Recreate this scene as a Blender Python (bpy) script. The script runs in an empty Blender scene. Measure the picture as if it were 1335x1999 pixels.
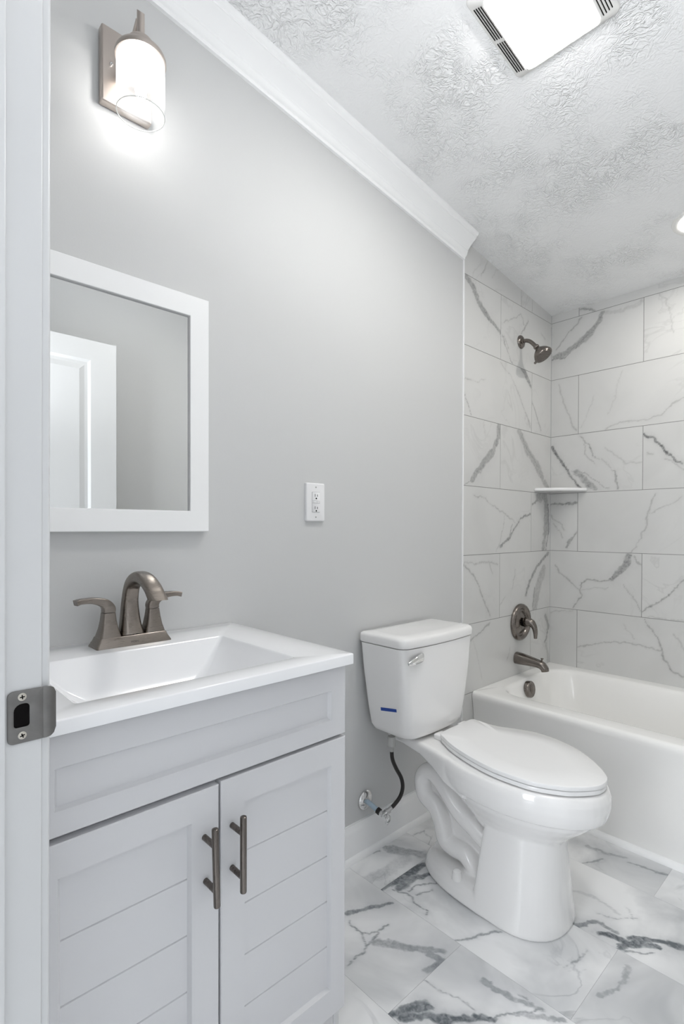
import bpy, bmesh, math, random
import numpy as np
from mathutils import Vector, Matrix
random.seed(4); PI = math.pi
scene = bpy.context.scene
COL = scene.collection

# ------------------------------------------------------------------ camera
cd = bpy.data.cameras.new('camera'); cam = bpy.data.objects.new('camera', cd); COL.objects.link(cam)
cd.sensor_fit = 'VERTICAL'; cd.sensor_height = 36.0; cd.lens = 1021.078*36.0/1999.0
cd.shift_y = 40.9076/1999.0; cd.clip_start = 0.02
cam.matrix_world = Matrix(((0.6832448, -0.0087417, 0.7301371, 1.307577),
                           (0.7301847, 0.0045892, -0.6832344, -2.778632),
                           (0.0026219, 0.9999513, 0.0095186, 1.163430), (0, 0, 0, 1)))
scene.camera = cam

# ------------------------------------------------------------------ view, world, lamps
scene.view_settings.view_transform = 'Standard'; scene.view_settings.look = 'None'
scene.view_settings.gamma = 1.0; scene.view_settings.use_curve_mapping = False
scene.view_settings.exposure = 0.58
cy = scene.cycles
cy.max_bounces = 12; cy.diffuse_bounces = 7; cy.glossy_bounces = 5; cy.transmission_bounces = 8; cy.transparent_max_bounces = 12
cy.caustics_reflective = False; cy.caustics_refractive = False; cy.sample_clamp_indirect = 6.0
cy.use_denoising = True
world = bpy.data.worlds.new('world'); scene.world = world; world.use_nodes = True
world.node_tree.nodes['Background'].inputs[0].default_value = (0.95, 0.97, 1.0, 1)
world.node_tree.nodes['Background'].inputs[1].default_value = 0.3

CEIL0, CSL = 2.318, 0.118                      # the ceiling rises towards the doorway
def zc(y): return CEIL0 - CSL*y
FAN_W, CAN_W, SCO_W, HALL_W, CEIL_FILL_W = 5.1, 2.9, 0.85, 60.0, 4.6
CT = math.atan(CSL)
FAN = (0.675, -1.495); CAN = (0.76, -0.375); SCO = (0.100, -2.288)

def light(name, kind, loc, energy, color=(1, 1, 1), rot=(0, 0, 0), **kw):
    d = bpy.data.lights.new(name, kind); d.energy = energy; d.color = color
    for k, v in kw.items(): setattr(d, k, v)
    o = bpy.data.objects.new(name, d); o.location = loc; o.rotation_euler = rot; COL.objects.link(o)
    return o
# the fan lens, the recessed lens and the sconce bulb give off their own light (see their materials); two unseen lamps are added as fill
light('hall_fill', 'AREA', (0.40, -4.1, 1.35), HALL_W, (0.93, 0.96, 1.0), (math.radians(90), 0, 0), shape='RECTANGLE', size=1.5, size_y=2.2)  # invented panel in the hall, added as soft fill through the doorway
light('ceiling_fill', 'AREA', (1.16, -2.70, 1.55), CEIL_FILL_W, (0.96, 0.975, 1.0), Vector((-0.08, 0.55, 0.85)).to_track_quat('-Z', 'Y').to_euler(), shape='DISK', size=0.30, spread=math.radians(115))  # added unseen lamp in the doorway, aimed up to brighten the ceiling

# ------------------------------------------------------------------ materials
def new_mat(name):
    m = bpy.data.materials.new(name); m.use_nodes = True
    return m, m.node_tree.nodes, m.node_tree.links, m.node_tree.nodes['Principled BSDF']
def mat(name, col, rough=0.5, metal=0.0, spec=0.5, coat=0.0, bump=0.0, bscale=60.0, var=0.0):
    m, N, L, b = new_mat(name)
    b.inputs['Base Color'].default_value = (*col, 1); b.inputs['Roughness'].default_value = rough
    b.inputs['Metallic'].default_value = metal; b.inputs['Specular IOR Level'].default_value = spec
    b.inputs['Coat Weight'].default_value = coat; b.inputs['Coat Roughness'].default_value = 0.06
    if bump or var:
        tc = N.new('ShaderNodeTexCoord'); n = N.new('ShaderNodeTexNoise'); n.inputs['Scale'].default_value = bscale
        n.inputs['Detail'].default_value = 4; L.new(tc.outputs['Object'], n.inputs['Vector'])
        if bump:
            bp = N.new('ShaderNodeBump'); bp.inputs['Strength'].default_value = bump; bp.inputs['Distance'].default_value = 0.002
            L.new(n.outputs['Fac'], bp.inputs['Height']); L.new(bp.outputs['Normal'], b.inputs['Normal'])
        if var:
            mx = N.new('ShaderNodeMix'); mx.data_type = 'RGBA'
            mx.inputs[6].default_value = tuple(c*(1-var) for c in col)+(1,); mx.inputs[7].default_value = tuple(min(1, c*(1+var)) for c in col)+(1,)
            L.new(n.outputs['Fac'], mx.inputs[0]); L.new(mx.outputs[2], b.inputs['Base Color'])
    return m
def emit(name, col, strength):
    m, N, L, b = new_mat(name)
    b.inputs['Base Color'].default_value = (*col, 1); b.inputs['Emission Color'].default_value = (*col, 1)
    b.inputs['Emission Strength'].default_value = strength
    return m
def brushed(name, col, rough, stretch=(1, 1, 40), amount=0.12):
    m, N, L, b = new_mat(name)
    b.inputs['Base Color'].default_value = (*col, 1); b.inputs['Metallic'].default_value = 1.0
    tc = N.new('ShaderNodeTexCoord'); mp = N.new('ShaderNodeMapping'); mp.inputs['Scale'].default_value = stretch
    n = N.new('ShaderNodeTexNoise'); n.inputs['Scale'].default_value = 40; n.inputs['Detail'].default_value = 3
    mr = N.new('ShaderNodeMapRange'); mr.inputs[3].default_value = rough-amount; mr.inputs[4].default_value = rough+amount
    L.new(tc.outputs['Object'], mp.inputs[0]); L.new(mp.outputs[0], n.inputs['Vector'])
    L.new(n.outputs['Fac'], mr.inputs[0]); L.new(mr.outputs[0], b.inputs['Roughness'])
    return m

M_WALL = mat('wall_paint', (0.585, 0.59, 0.59), 0.62, bump=0.06, bscale=220)
M_TRIM = mat('trim_paint', (0.88, 0.885, 0.89), 0.34)
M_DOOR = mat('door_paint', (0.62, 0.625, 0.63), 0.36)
M_CAB = mat('cabinet_paint', (0.645, 0.645, 0.66), 0.36)
M_TOP = mat('cultured_marble', (0.88, 0.885, 0.90), 0.16, coat=0.4)
M_CHINA = mat('vitreous_china', (0.87, 0.865, 0.86), 0.12, coat=0.7)
M_SEAT = mat('seat_plastic', (0.85, 0.85, 0.85), 0.22, coat=0.2)
M_TUB = mat('tub_enamel', (0.89, 0.885, 0.87), 0.2, coat=0.4)
M_NICKEL = brushed('brushed_nickel', (0.255, 0.225, 0.20), 0.31)
M_SATIN = brushed('satin_nickel_plate', (0.52, 0.465, 0.425), 0.36)
M_DARKN = brushed('dark_nickel', (0.215, 0.192, 0.175), 0.26, amount=0.08)
M_BAR = brushed('pull_steel', (0.16, 0.142, 0.128), 0.28, stretch=(6, 6, 0.3), amount=0.06)
M_STRIKE = mat('worn_steel', (0.19, 0.185, 0.178), 0.42, metal=1.0, var=0.25, bscale=60)
M_SCREW = mat('screw_metal', (0.55, 0.52, 0.46), 0.35, metal=1.0)
M_BLACK = mat('black_void', (0.008, 0.007, 0.007), 0.9, spec=0.05)
M_RUBBER = mat('black_braid', (0.012, 0.010, 0.009), 0.45, bump=0.4, bscale=700)
M_CHROME = mat('chrome', (0.80, 0.80, 0.80), 0.07, metal=1.0)
M_PIPE = mat('blue_grey_pipe', (0.42, 0.53, 0.62), 0.35)
M_PLASTIC = mat('outlet_plastic', (0.80, 0.80, 0.81), 0.3)
M_NUT = mat('grey_nylon', (0.42, 0.42, 0.41), 0.45)
M_GRILLE = mat('grille_plastic', (0.78, 0.775, 0.755), 0.38)
M_TAPE = mat('blue_tape', (0.012, 0.06, 0.33), 0.55, bump=0.2, bscale=300)
M_GROUT = mat('grout', (0.24, 0.24, 0.235), 0.8, bump=0.2, bscale=400)
M_SEAM = mat('floor_seam', (0.42, 0.42, 0.42), 0.7)
M_MARK = mat('etched_mark', (0.10, 0.09, 0.085), 0.5, metal=1.0)
M_GLASSRIM = mat('glass_rim', (0.80, 0.82, 0.80), 0.1, coat=0.5)
M_LENS = emit('lit_lens', (1.0, 0.985, 0.955), FAN_W/(PI*0.193*0.235))
M_CANLENS = emit('lit_can_lens', (1.0, 0.96, 0.90), CAN_W/(PI*PI*0.066**2))
M_BULB = emit('lit_bulb', (1.0, 0.975, 0.95), SCO_W/(PI*0.0075))

def mirror_mat():
    m, N, L, b = new_mat('mirror_silver')
    b.inputs['Base Color'].default_value = (0.80, 0.81, 0.805, 1); b.inputs['Metallic'].default_value = 1; b.inputs['Roughness'].default_value = 0.0
    return m
M_MIRROR = mirror_mat()

def shade_mat():
    """linen-etched glass: frosted above, a clear band at the bottom rim"""
    m, N, L, b = new_mat('etched_glass'); N.remove(b)
    out = N['Material Output']
    tc = N.new('ShaderNodeTexCoord'); sep = N.new('ShaderNodeSeparateXYZ'); L.new(tc.outputs['Object'], sep.inputs[0])
    mr = N.new('ShaderNodeMapRange'); mr.inputs[1].default_value = 2.132; mr.inputs[2].default_value = 2.146
    L.new(sep.outputs['Z'], mr.inputs[0])
    n = N.new('ShaderNodeTexNoise'); n.inputs['Scale'].default_value = 420
    mp = N.new('ShaderNodeMapping'); mp.inputs['Scale'].default_value = (1, 1, 0.35); L.new(tc.outputs['Object'], mp.inputs[0]); L.new(mp.outputs[0], n.inputs['Vector'])
    mrn = N.new('ShaderNodeMapRange'); mrn.inputs[3].default_value = 0.8; mrn.inputs[4].default_value = 1.0; L.new(n.outputs['Fac'], mrn.inputs[0])
    tr = N.new('ShaderNodeBsdfTransparent'); tl = N.new('ShaderNodeBsdfTranslucent'); tl.inputs[0].default_value = (0.40, 0.40, 0.40, 1); df = N.new('ShaderNodeBsdfDiffuse'); df.inputs[0].default_value = (0.12, 0.12, 0.12, 1)
    em = N.new('ShaderNodeEmission'); em.inputs[0].default_value = (1, 1, 1, 1)
    mm = N.new('ShaderNodeMath'); mm.operation = 'MULTIPLY'; mm.inputs[1].default_value = 0.85; L.new(mrn.outputs[0], mm.inputs[0]); L.new(mm.outputs[0], em.inputs[1])
    gl = N.new('ShaderNodeBsdfGlossy'); gl.inputs['Roughness'].default_value = 0.05
    fz = N.new('ShaderNodeMixShader'); fz.inputs[0].default_value = 0.5; L.new(tl.outputs[0], fz.inputs[1]); L.new(df.outputs[0], fz.inputs[2])
    ad = N.new('ShaderNodeAddShader'); L.new(fz.outputs[0], ad.inputs[0]); L.new(em.outputs[0], ad.inputs[1])
    fr = N.new('ShaderNodeMixShader'); fr.inputs[0].default_value = 0.40; L.new(tr.outputs[0], fr.inputs[1]); L.new(ad.outputs[0], fr.inputs[2])
    lw = N.new('ShaderNodeLayerWeight'); fre = N.new('ShaderNodeMath'); fre.operation = 'POWER'; fre.inputs[1].default_value = 4.0; L.new(lw.outputs['Facing'], fre.inputs[0])
    cl = N.new('ShaderNodeMixShader'); L.new(fre.outputs[0], cl.inputs[0]); L.new(tr.outputs[0], cl.inputs[1]); L.new(gl.outputs[0], cl.inputs[2])
    mx = N.new('ShaderNodeMixShader'); L.new(mr.outputs[0], mx.inputs[0]); L.new(cl.outputs[0], mx.inputs[1]); L.new(fr.outputs[0], mx.inputs[2])
    L.new(mx.outputs[0], out.inputs[0])
    return m
M_SHADE = shade_mat()

def ceiling_mat():
    """hand-stamped plaster: fans of thin ridges running out from each brush stamp"""
    m, N, L, b = new_mat('stamped_plaster')
    b.inputs['Base Color'].default_value = (0.82, 0.825, 0.83, 1); b.inputs['Roughness'].default_value = 0.6
    def mth(op, a, c=None):
        x = N.new('ShaderNodeMath'); x.operation = op
        for i, v in enumerate((a, c)):
            if v is None: continue
            if isinstance(v, (int, float)): x.inputs[i].default_value = v
            else: L.new(v, x.inputs[i])
        return x.outputs[0]
    tc = N.new('ShaderNodeTexCoord')
    wn = N.new('ShaderNodeTexNoise'); wn.inputs['Scale'].default_value = 14; wn.inputs['Detail'].default_value = 2; L.new(tc.outputs['Object'], wn.inputs['Vector'])
    sc = N.new('ShaderNodeVectorMath'); sc.operation = 'SCALE'; sc.inputs[3].default_value = 0.05; L.new(wn.outputs['Color'], sc.inputs[0])
    ad = N.new('ShaderNodeVectorMath'); ad.operation = 'ADD'; L.new(tc.outputs['Object'], ad.inputs[0]); L.new(sc.outputs[0], ad.inputs[1])
    vo = N.new('ShaderNodeTexVoronoi'); vo.voronoi_dimensions = '2D'; vo.inputs['Scale'].default_value = 5.0; L.new(ad.outputs[0], vo.inputs['Vector'])
    sub = N.new('ShaderNodeVectorMath'); sub.operation = 'SUBTRACT'; L.new(ad.outputs[0], sub.inputs[0]); L.new(vo.outputs['Position'], sub.inputs[1])
    sp = N.new('ShaderNodeSeparateXYZ'); L.new(sub.outputs[0], sp.inputs[0])
    ang = mth('ARCTAN2', sp.outputs[1], sp.outputs[0]); rad = vo.outputs['Distance']
    cmb = N.new('ShaderNodeCombineXYZ'); L.new(mth('MULTIPLY', ang, 3.2), cmb.inputs[0]); L.new(mth('MULTIPLY', rad, 5.0), cmb.inputs[1])
    csp = N.new('ShaderNodeSeparateXYZ'); L.new(vo.outputs['Color'], csp.inputs[0]); L.new(mth('MULTIPLY', csp.outputs[0], 20.0), cmb.inputs[2])
    n1 = N.new('ShaderNodeTexNoise'); n1.inputs['Scale'].default_value = 1.7; n1.inputs['Detail'].default_value = 2; n1.inputs['Distortion'].default_value = 0.9
    L.new(cmb.outputs[0], n1.inputs['Vector'])
    r1 = mth('POWER', mth('SUBTRACT', 1.0, mth('MULTIPLY', mth('ABSOLUTE', mth('SUBTRACT', n1.outputs['Fac'], 0.5)), 7.0)), 2.0)
    r1 = mth('MAXIMUM', r1, 0.0); 
    cl = N.new('ShaderNodeClamp'); L.new(mth('SUBTRACT', 1.0, mth('MULTIPLY', mth('ABSOLUTE', mth('SUBTRACT', n1.outputs['Fac'], 0.5)), 7.0)), cl.inputs[0])
    n2 = N.new('ShaderNodeTexNoise'); n2.inputs['Scale'].default_value = 24; n2.inputs['Detail'].default_value = 2.5; n2.inputs['Distortion'].default_value = 2.0; L.new(tc.outputs['Object'], n2.inputs['Vector'])
    cl2 = N.new('ShaderNodeClamp'); L.new(mth('SUBTRACT', 1.0, mth('MULTIPLY', mth('ABSOLUTE', mth('SUBTRACT', n2.outputs['Fac'], 0.5)), 8.0)), cl2.inputs[0])
    mk = N.new('ShaderNodeTexNoise'); mk.inputs['Scale'].default_value = 4; mk.inputs['Detail'].default_value = 2; L.new(tc.outputs['Object'], mk.inputs['Vector'])
    mkr = N.new('ShaderNodeMapRange'); mkr.inputs[1].default_value = 0.38; mkr.inputs[2].default_value = 0.62; mkr.inputs[3].default_value = 0.15; L.new(mk.outputs['Fac'], mkr.inputs[0])
    fade = N.new('ShaderNodeMapRange'); fade.inputs[1].default_value = 0.10; fade.inputs[2].default_value = 0.34; L.new(rad, fade.inputs[0])
    h = mth('MULTIPLY', mth('ADD', mth('MULTIPLY', mth('MULTIPLY', cl.outputs[0], fade.outputs[0]), 0.9), mth('MULTIPLY', cl2.outputs[0], 0.45)), mkr.outputs[0])
    bp = N.new('ShaderNodeBump'); bp.inputs['Strength'].default_value = 0.8; bp.inputs['Distance'].default_value = 0.0037
    L.new(h, bp.inputs['Height']); L.new(bp.outputs['Normal'], b.inputs['Normal'])
    return m
M_CEIL = ceiling_mat()

def marble_mat(name, light, mid, dark, rough, cloud, thin, coat=0.0):
    """white marble tile; vein strength comes from the tile's own 'vein' attribute, fine veins and clouds from noise shifted per tile"""
    m, N, L, b = new_mat(name)
    b.inputs['Roughness'].default_value = rough; b.inputs['Coat Weight'].default_value = coat; b.inputs['Coat Roughness'].default_value = 0.08
    def mth(op, a, c=None, clampit=False):
        x = N.new('ShaderNodeMath'); x.operation = op; x.use_clamp = clampit
        for i, v in enumerate((a, c)):
            if v is None: continue
            if isinstance(v, (int, float)): x.inputs[i].default_value = v
            else: L.new(v, x.inputs[i])
        return x.outputs[0]
    tc = N.new('ShaderNodeTexCoord')
    at = N.new('ShaderNodeAttribute'); at.attribute_name = 'tile'; av = N.new('ShaderNodeAttribute'); av.attribute_name = 'vein'
    off = N.new('ShaderNodeVectorMath'); off.operation = 'SCALE'; off.inputs[3].default_value = 9.0; L.new(at.outputs['Vector'], off.inputs[0])
    p = N.new('ShaderNodeVectorMath'); p.operation = 'ADD'; L.new(tc.outputs['Object'], p.inputs[0]); L.new(off.outputs[0], p.inputs[1])
    def noise(scale, det, dist=0.0):
        n = N.new('ShaderNodeTexNoise'); n.inputs['Scale'].default_value = scale; n.inputs['Detail'].default_value = det; n.inputs['Distortion'].default_value = dist
        L.new(p.outputs[0], n.inputs['Vector']); return n.outputs['Fac']
    fine = noise(95, 4, 0.6); big = noise(3.2, 4, 0.8); vn = noise(3.6, 5, 1.1); gate = noise(2.3, 1)
    tv = mth('SUBTRACT', 1.0, mth('MULTIPLY', mth('ABSOLUTE', mth('SUBTRACT', vn, 0.5)), 55.0), True)
    g = N.new('ShaderNodeMapRange'); g.inputs[1].default_value = 0.5; g.inputs[2].default_value = 0.68; L.new(gate, g.inputs[0])
    tv = mth('MULTIPLY', mth('MULTIPLY', tv, g.outputs[0]), thin)
    fm = N.new('ShaderNodeMapRange'); fm.inputs[1].default_value = 0.3; fm.inputs[2].default_value = 0.7; fm.inputs[3].default_value = 0.62; fm.inputs[4].default_value = 1.2; L.new(fine, fm.inputs[0])
    v = mth('MULTIPLY', av.outputs['Fac'], fm.outputs[0])
    bm_ = N.new('ShaderNodeMapRange'); bm_.inputs[1].default_value = 0.42; bm_.inputs[2].default_value = 0.75; bm_.inputs[4].default_value = cloud; L.new(big, bm_.inputs[0])
    v = mth('ADD', mth('ADD', v, tv), bm_.outputs[0], True)
    rp = N.new('ShaderNodeValToRGB'); e = rp.color_ramp.elements
    e[0].position = 0.0; e[0].color = (*light, 1); e[1].position = 1.0; e[1].color = (*dark, 1)
    k = e.new(0.42); k.color = (*mid, 1)
    L.new(v, rp.inputs[0]); L.new(rp.outputs[0], b.inputs['Base Color'])
    return m
M_TILE = marble_mat('marble_wall_tile', (0.63, 0.63, 0.62), (0.385, 0.385, 0.38), (0.10, 0.10, 0.105), 0.3, 0.07, 0.12, 0.15)
M_FTILE = marble_mat('marble_floor_tile', (0.82, 0.825, 0.83), (0.38, 0.395, 0.41), (0.10, 0.115, 0.13), 0.34, 0.38, 0.26, 0.1)

# ------------------------------------------------------------------ mesh helpers
def obj(name, bm, m, parent=None, smooth=True, bevel=0.0, seg=3, angle=35, weld=False):
    if weld: bmesh.ops.remove_doubles(bm, verts=bm.verts, dist=1e-5)
    bmesh.ops.recalc_face_normals(bm, faces=bm.faces)
    me = bpy.data.meshes.new(name); bm.to_mesh(me); bm.free()
    me.materials.append(m)
    o = bpy.data.objects.new(name, me); COL.objects.link(o)
    if parent is not None:
        o.parent = parent
        if parent.type == 'EMPTY': o.matrix_parent_inverse = Matrix.Translation(-Vector(parent.location))
    if bevel:
        b = o.modifiers.new('bevel', 'BEVEL'); b.width = bevel; b.segments = seg; b.limit_method = 'ANGLE'; b.angle_limit = math.radians(angle); b.harden_normals = False
    if smooth:
        for p in me.polygons: p.use_smooth = True
        es = o.modifiers.new('edges', 'EDGE_SPLIT') if not bevel else None
        if es: es.split_angle = math.radians(angle)
    return o
def thing(name, label, cat, loc, group=None):
    o = bpy.data.objects.new(name, None); o.location = loc; o.empty_display_size = 0.05; COL.objects.link(o)
    return tag(o, label, cat, group)
def tag(o, label, cat, group=None):
    o['label'] = label; o['category'] = cat
    if group: o['group'] = group
    return o
def struct(o, label, cat):
    o['kind'] = 'structure'; o['label'] = label; o['category'] = cat
    return o
def B(): return bmesh.new()
def box(bm, x0, x1, y0, y1, z0, z1, mtx=None):
    vs = [bm.verts.new((x, y, z)) for z in (z0, z1) for y in (y0, y1) for x in (x0, x1)]
    for f in ((0, 2, 3, 1), (4, 5, 7, 6), (0, 1, 5, 4), (2, 6, 7, 3), (0, 4, 6, 2), (1, 3, 7, 5)): bm.faces.new([vs[i] for i in f])
    if mtx is not None:
        for v in vs: v.co = mtx @ v.co
    return vs
def ringloft(bm, rings, cap0=True, cap1=True, closed=True):
    R = [[bm.verts.new(p) for p in r] for r in rings]; n = len(R[0])
    for a, b in zip(R, R[1:]):
        for i in range(n if closed else n-1):
            j = (i+1) % n; bm.faces.new((a[i], a[j], b[j], b[i]))
    if cap0: bm.faces.new(R[0][::-1])
    if cap1: bm.faces.new(R[-1])
    return R
def frame_for(d):
    d = Vector(d).normalized(); up = Vector((0, 0, 1)) if abs(d.z) < 0.95 else Vector((1, 0, 0))
    a = d.cross(up).normalized(); return d, a, a.cross(d).normalized()
def lathe(bm, prof, origin=(0, 0, 0), axis=(0, 0, 1), n=40, cap0=True, cap1=True):
    """prof: (radius, height along the axis)"""
    d, a, b = frame_for(axis); o = Vector(origin); rings = []
    for r, h in prof:
        rings.append([o+d*h+(a*math.cos(2*PI*i/n)+b*math.sin(2*PI*i/n))*max(r, 1e-5) for i in range(n)])
    return ringloft(bm, rings, cap0, cap1)
def spline(pts, k=8):
    """Catmull-Rom through tuples of any length"""
    P = [np.array(p, float) for p in pts]; P = [2*P[0]-P[1]]+P+[2*P[-1]-P[-2]]; out = []
    for i in range(1, len(P)-2):
        p0, p1, p2, p3 = P[i-1:i+3]
        for s in range(k):
            t = s/k; out.append(0.5*(2*p1+(p2-p0)*t+(2*p0-5*p1+4*p2-p3)*t*t+(3*p1-p0-3*p2+p3)*t**3))
    out.append(P[-2]); return out
def tube(bm, pts, r, n=20, ref=None, cap=True, rb=None, sq=2.0, k=8, smoothed=True):
    """sweep; r / rb: half sizes along ref-side and normal (numbers or per-point lists)"""
    m = len(pts); ra = [r]*m if isinstance(r, (int, float)) else list(r)
    rb = ra if rb is None else ([rb]*m if isinstance(rb, (int, float)) else list(rb))
    S = [tuple(p)+(a, b) for p, a, b in zip(pts, ra, rb)]
    S = spline(S, k) if smoothed else [np.array(s, float) for s in S]
    rings = []; prev = None
    for i, s in enumerate(S):
        p = Vector(s[:3]); q0 = Vector(S[max(i-1, 0)][:3]); q1 = Vector(S[min(i+1, len(S)-1)][:3]); t = (q1-q0).normalized()
        if ref is not None: side = Vector(ref)
        else: side = prev if prev is not None else frame_for(t)[1]
        side = (side-t*side.dot(t)).normalized(); prev = side; nn = t.cross(side)
        ring = []
        for j in range(n):
            c, w = math.cos(2*PI*j/n), math.sin(2*PI*j/n); e = 2.0/sq
            ring.append(p+side*(s[3]*math.copysign(abs(c)**e, c))+nn*(s[4]*math.copysign(abs(w)**e, w)))
        rings.append(ring)
    return ringloft(bm, rings, cap, cap)
def rrect(x0, x1, y0, y1, r, n=6):
    """rounded rectangle outline; r one radius or four (x1y1, x0y1, x0y0, x1y0)"""
    rs = [r]*4 if isinstance(r, (int, float)) else r; out = []
    for (cx, cy_, a0), q in zip(((x1, y1, 0), (x0, y1, 90), (x0, y0, 180), (x1, y0, 270)), rs):
        sx = -1 if cx == x1 else 1; sy = -1 if cy_ == y1 else 1
        for i in range(n+1):
            a = math.radians(a0+90*i/n); out.append((cx+sx*q+q*math.cos(a), cy_+sy*q+q*math.sin(a)))
    return out
def prism(bm, outline, to3, d0, d1):
    """extrude a 2D outline between two depths; to3(u, v, d) -> point"""
    return ringloft(bm, [[to3(u, v, d) for u, v in outline] for d in (d0, d1)])
def plate_with_hole(bm, outer, inner, to3, d0, d1):
    """outer and inner outlines with the same vertex count"""
    n = len(outer); V = {}
    for k, o in (('o', outer), ('i', inner)):
        for d in (0, 1): V[k, d] = [bm.verts.new(to3(u, v, (d0, d1)[d])) for u, v in o]
    for i in range(n):
        j = (i+1) % n
        bm.faces.new((V['o', 0][i], V['o', 0][j], V['o', 1][j], V['o', 1][i])); bm.faces.new((V['i', 0][j], V['i', 0][i], V['i', 1][i], V['i', 1][j]))
        for d in (0, 1): bm.faces.new((V['o', d][i], V['o', d][j], V['i', d][j], V['i', d][i]))

# ------------------------------------------------------------------ marble tiling
def vnoise(u, v, f, seed):
    """numpy value noise"""
    x, y = u*f, v*f; xi, yi = np.floor(x).astype(np.int64), np.floor(y).astype(np.int64); fx, fy = x-xi, y-yi
    fx, fy = fx*fx*(3-2*fx), fy*fy*(3-2*fy)
    def h(a, b):
        n = (a*374761393+b*668265263+seed*982451653) & 0x7fffffff; n = ((n ^ (n >> 13))*1274126177) & 0x7fffffff
        return ((n ^ (n >> 16)) & 0xffff)/65535.0
    return (h(xi, yi)*(1-fx)+h(xi+1, yi)*fx)*(1-fy)+(h(xi, yi+1)*(1-fx)+h(xi+1, yi+1)*fx)*fy
def vein_field(U, V, segs, seed, floorlike=False):
    """darkness 0..1 of the drawn veins at the points, ragged by noise"""
    wu = U+0.010*(vnoise(U, V, 42, seed)-0.5)+0.006*(vnoise(U, V, 120, seed+1)-0.5)
    wv = V+0.010*(vnoise(U, V, 42, seed+2)-0.5)+0.006*(vnoise(U, V, 120, seed+3)-0.5)
    mk = 0.33 if floorlike else 1.0
    mott = vnoise(U, V, 90*mk, seed+4)*0.6+vnoise(U, V, 200*mk, seed+5)*0.4
    wmod = 0.3+1.0*vnoise(U, V, 11, seed+6)+0.5*vnoise(U, V, 45, seed+7)
    res = np.zeros_like(U)
    for w, d, pts in segs:
        best = np.full_like(U, 9.0)
        for (a, b), (c, e) in zip(pts, pts[1:]):
            dx, dy = c-a, e-b; L2 = dx*dx+dy*dy+1e-12
            t = np.clip(((wu-a)*dx+(wv-b)*dy)/L2, 0, 1); best = np.minimum(best, np.hypot(wu-a-t*dx, wv-b-t*dy))
        ww = np.maximum(w, 0.0016)*wmod
        core = np.clip(1.25-best/ww, 0, 1)*d*min(1.0, w/0.0016+0.25)
        if w > 0.0035:                                   # a broad vein: mottled body with a darker ragged border
            core = np.clip(2.6*(1-best/ww), 0, 1)*d*(0.5+0.7*mott)*(1.15 if floorlike else 1.0)
            core = np.maximum(core, np.clip(1-np.abs(best-ww*0.8)/0.0016, 0, 1)*d*0.85*(mott > 0.42))
        halo = np.exp(-(best/(w*2.2+0.004))**2)*d*0.16
        res = np.maximum(res, core+halo)
    return np.clip(res, 0, 1)
def tiling(name, tiles, to3, veins, mt, mg, gap, step_of, seed, sink=0.0007):
    """tiles: (u0, u1, v0, v1) cells in plane coordinates; to3(u, v, d) with d the height out of the plane"""
    vs, fs, vein, tid = [], [], [], []; base = 0; rnd = random.Random(seed); mi = []
    for (u0, u1, v0, v1) in tiles:
        u0 += gap/2; u1 -= gap/2; v0 += gap/2; v1 -= gap/2
        st = step_of(u0, u1, v0, v1); nu = max(2, int((u1-u0)/st)+1); nv = max(2, int((v1-v0)/st)+1)
        U, V = np.meshgrid(np.linspace(u0, u1, nu), np.linspace(v0, v1, nv))
        mine = []
        for s in veins:
            pts = [(s[i], s[i+1]) for i in range(2, len(s), 2)]; mu = sum(p[0] for p in pts)/len(pts); mv = sum(p[1] for p in pts)/len(pts)
            if u0-gap <= mu <= u1+gap and v0-gap <= mv <= v1+gap: mine.append((s[0], s[1], pts))
        F = vein_field(U, V, mine, seed, name == 'floor') if mine else np.zeros_like(U)
        r = (rnd.random(), rnd.random(), rnd.random())
        for a, b, f in zip(U.ravel(), V.ravel(), F.ravel()): vs.append(to3(a, b, 0.0)); vein.append(float(f)); tid.append(r)
        for j in range(nv-1):
            for i in range(nu-1):
                k = base+j*nu+i; fs.append((k, k+1, k+1+nu, k+nu)); mi.append(0)
        # sides of the tile down into the joint
        k = base+nu*nv; cor = [(u0, v0, base), (u1, v0, base+nu-1), (u1, v1, base+nu*nv-1), (u0, v1, base+nu*(nv-1))]
        for a, b, _ in cor: vs.append(to3(a, b, -sink)); vein.append(0.0); tid.append(r)
        edge = [list(range(base, base+nu)), list(range(base+nu-1, base+nu*nv, nu)), list(range(base+nu*nv-1, base+nu*(nv-1)-1, -1)), list(range(base+nu*(nv-1), base-1, -nu))]
        for q in range(4): fs.append(tuple(edge[q][::-1])+(k+q, k+(q+1) % 4)); mi.append(0)
        base = len(vs)
    U0 = min(t[0] for t in tiles); U1 = max(t[1] for t in tiles); V0 = min(t[2] for t in tiles); V1 = max(t[3] for t in tiles)
    for a, b in ((U0, V0), (U1, V0), (U1, V1), (U0, V1)): vs.append(to3(a, b, -sink)); vein.append(0.0); tid.append((0, 0, 0))
    fs.append((base, base+1, base+2, base+3)); mi.append(1)
    me = bpy.data.meshes.new(name); me.from_pydata(vs, [], fs)
    me.materials.append(mt); me.materials.append(mg); me.polygons.foreach_set('material_index', mi)
    a = me.attributes.new('vein', 'FLOAT', 'POINT'); a.data.foreach_set('value', vein)
    a = me.attributes.new('tile', 'FLOAT_VECTOR', 'POINT'); a.data.foreach_set('vector', [c for t in tid for c in t])
    o = bpy.data.objects.new(name, me); COL.objects.link(o)
    return o

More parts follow.
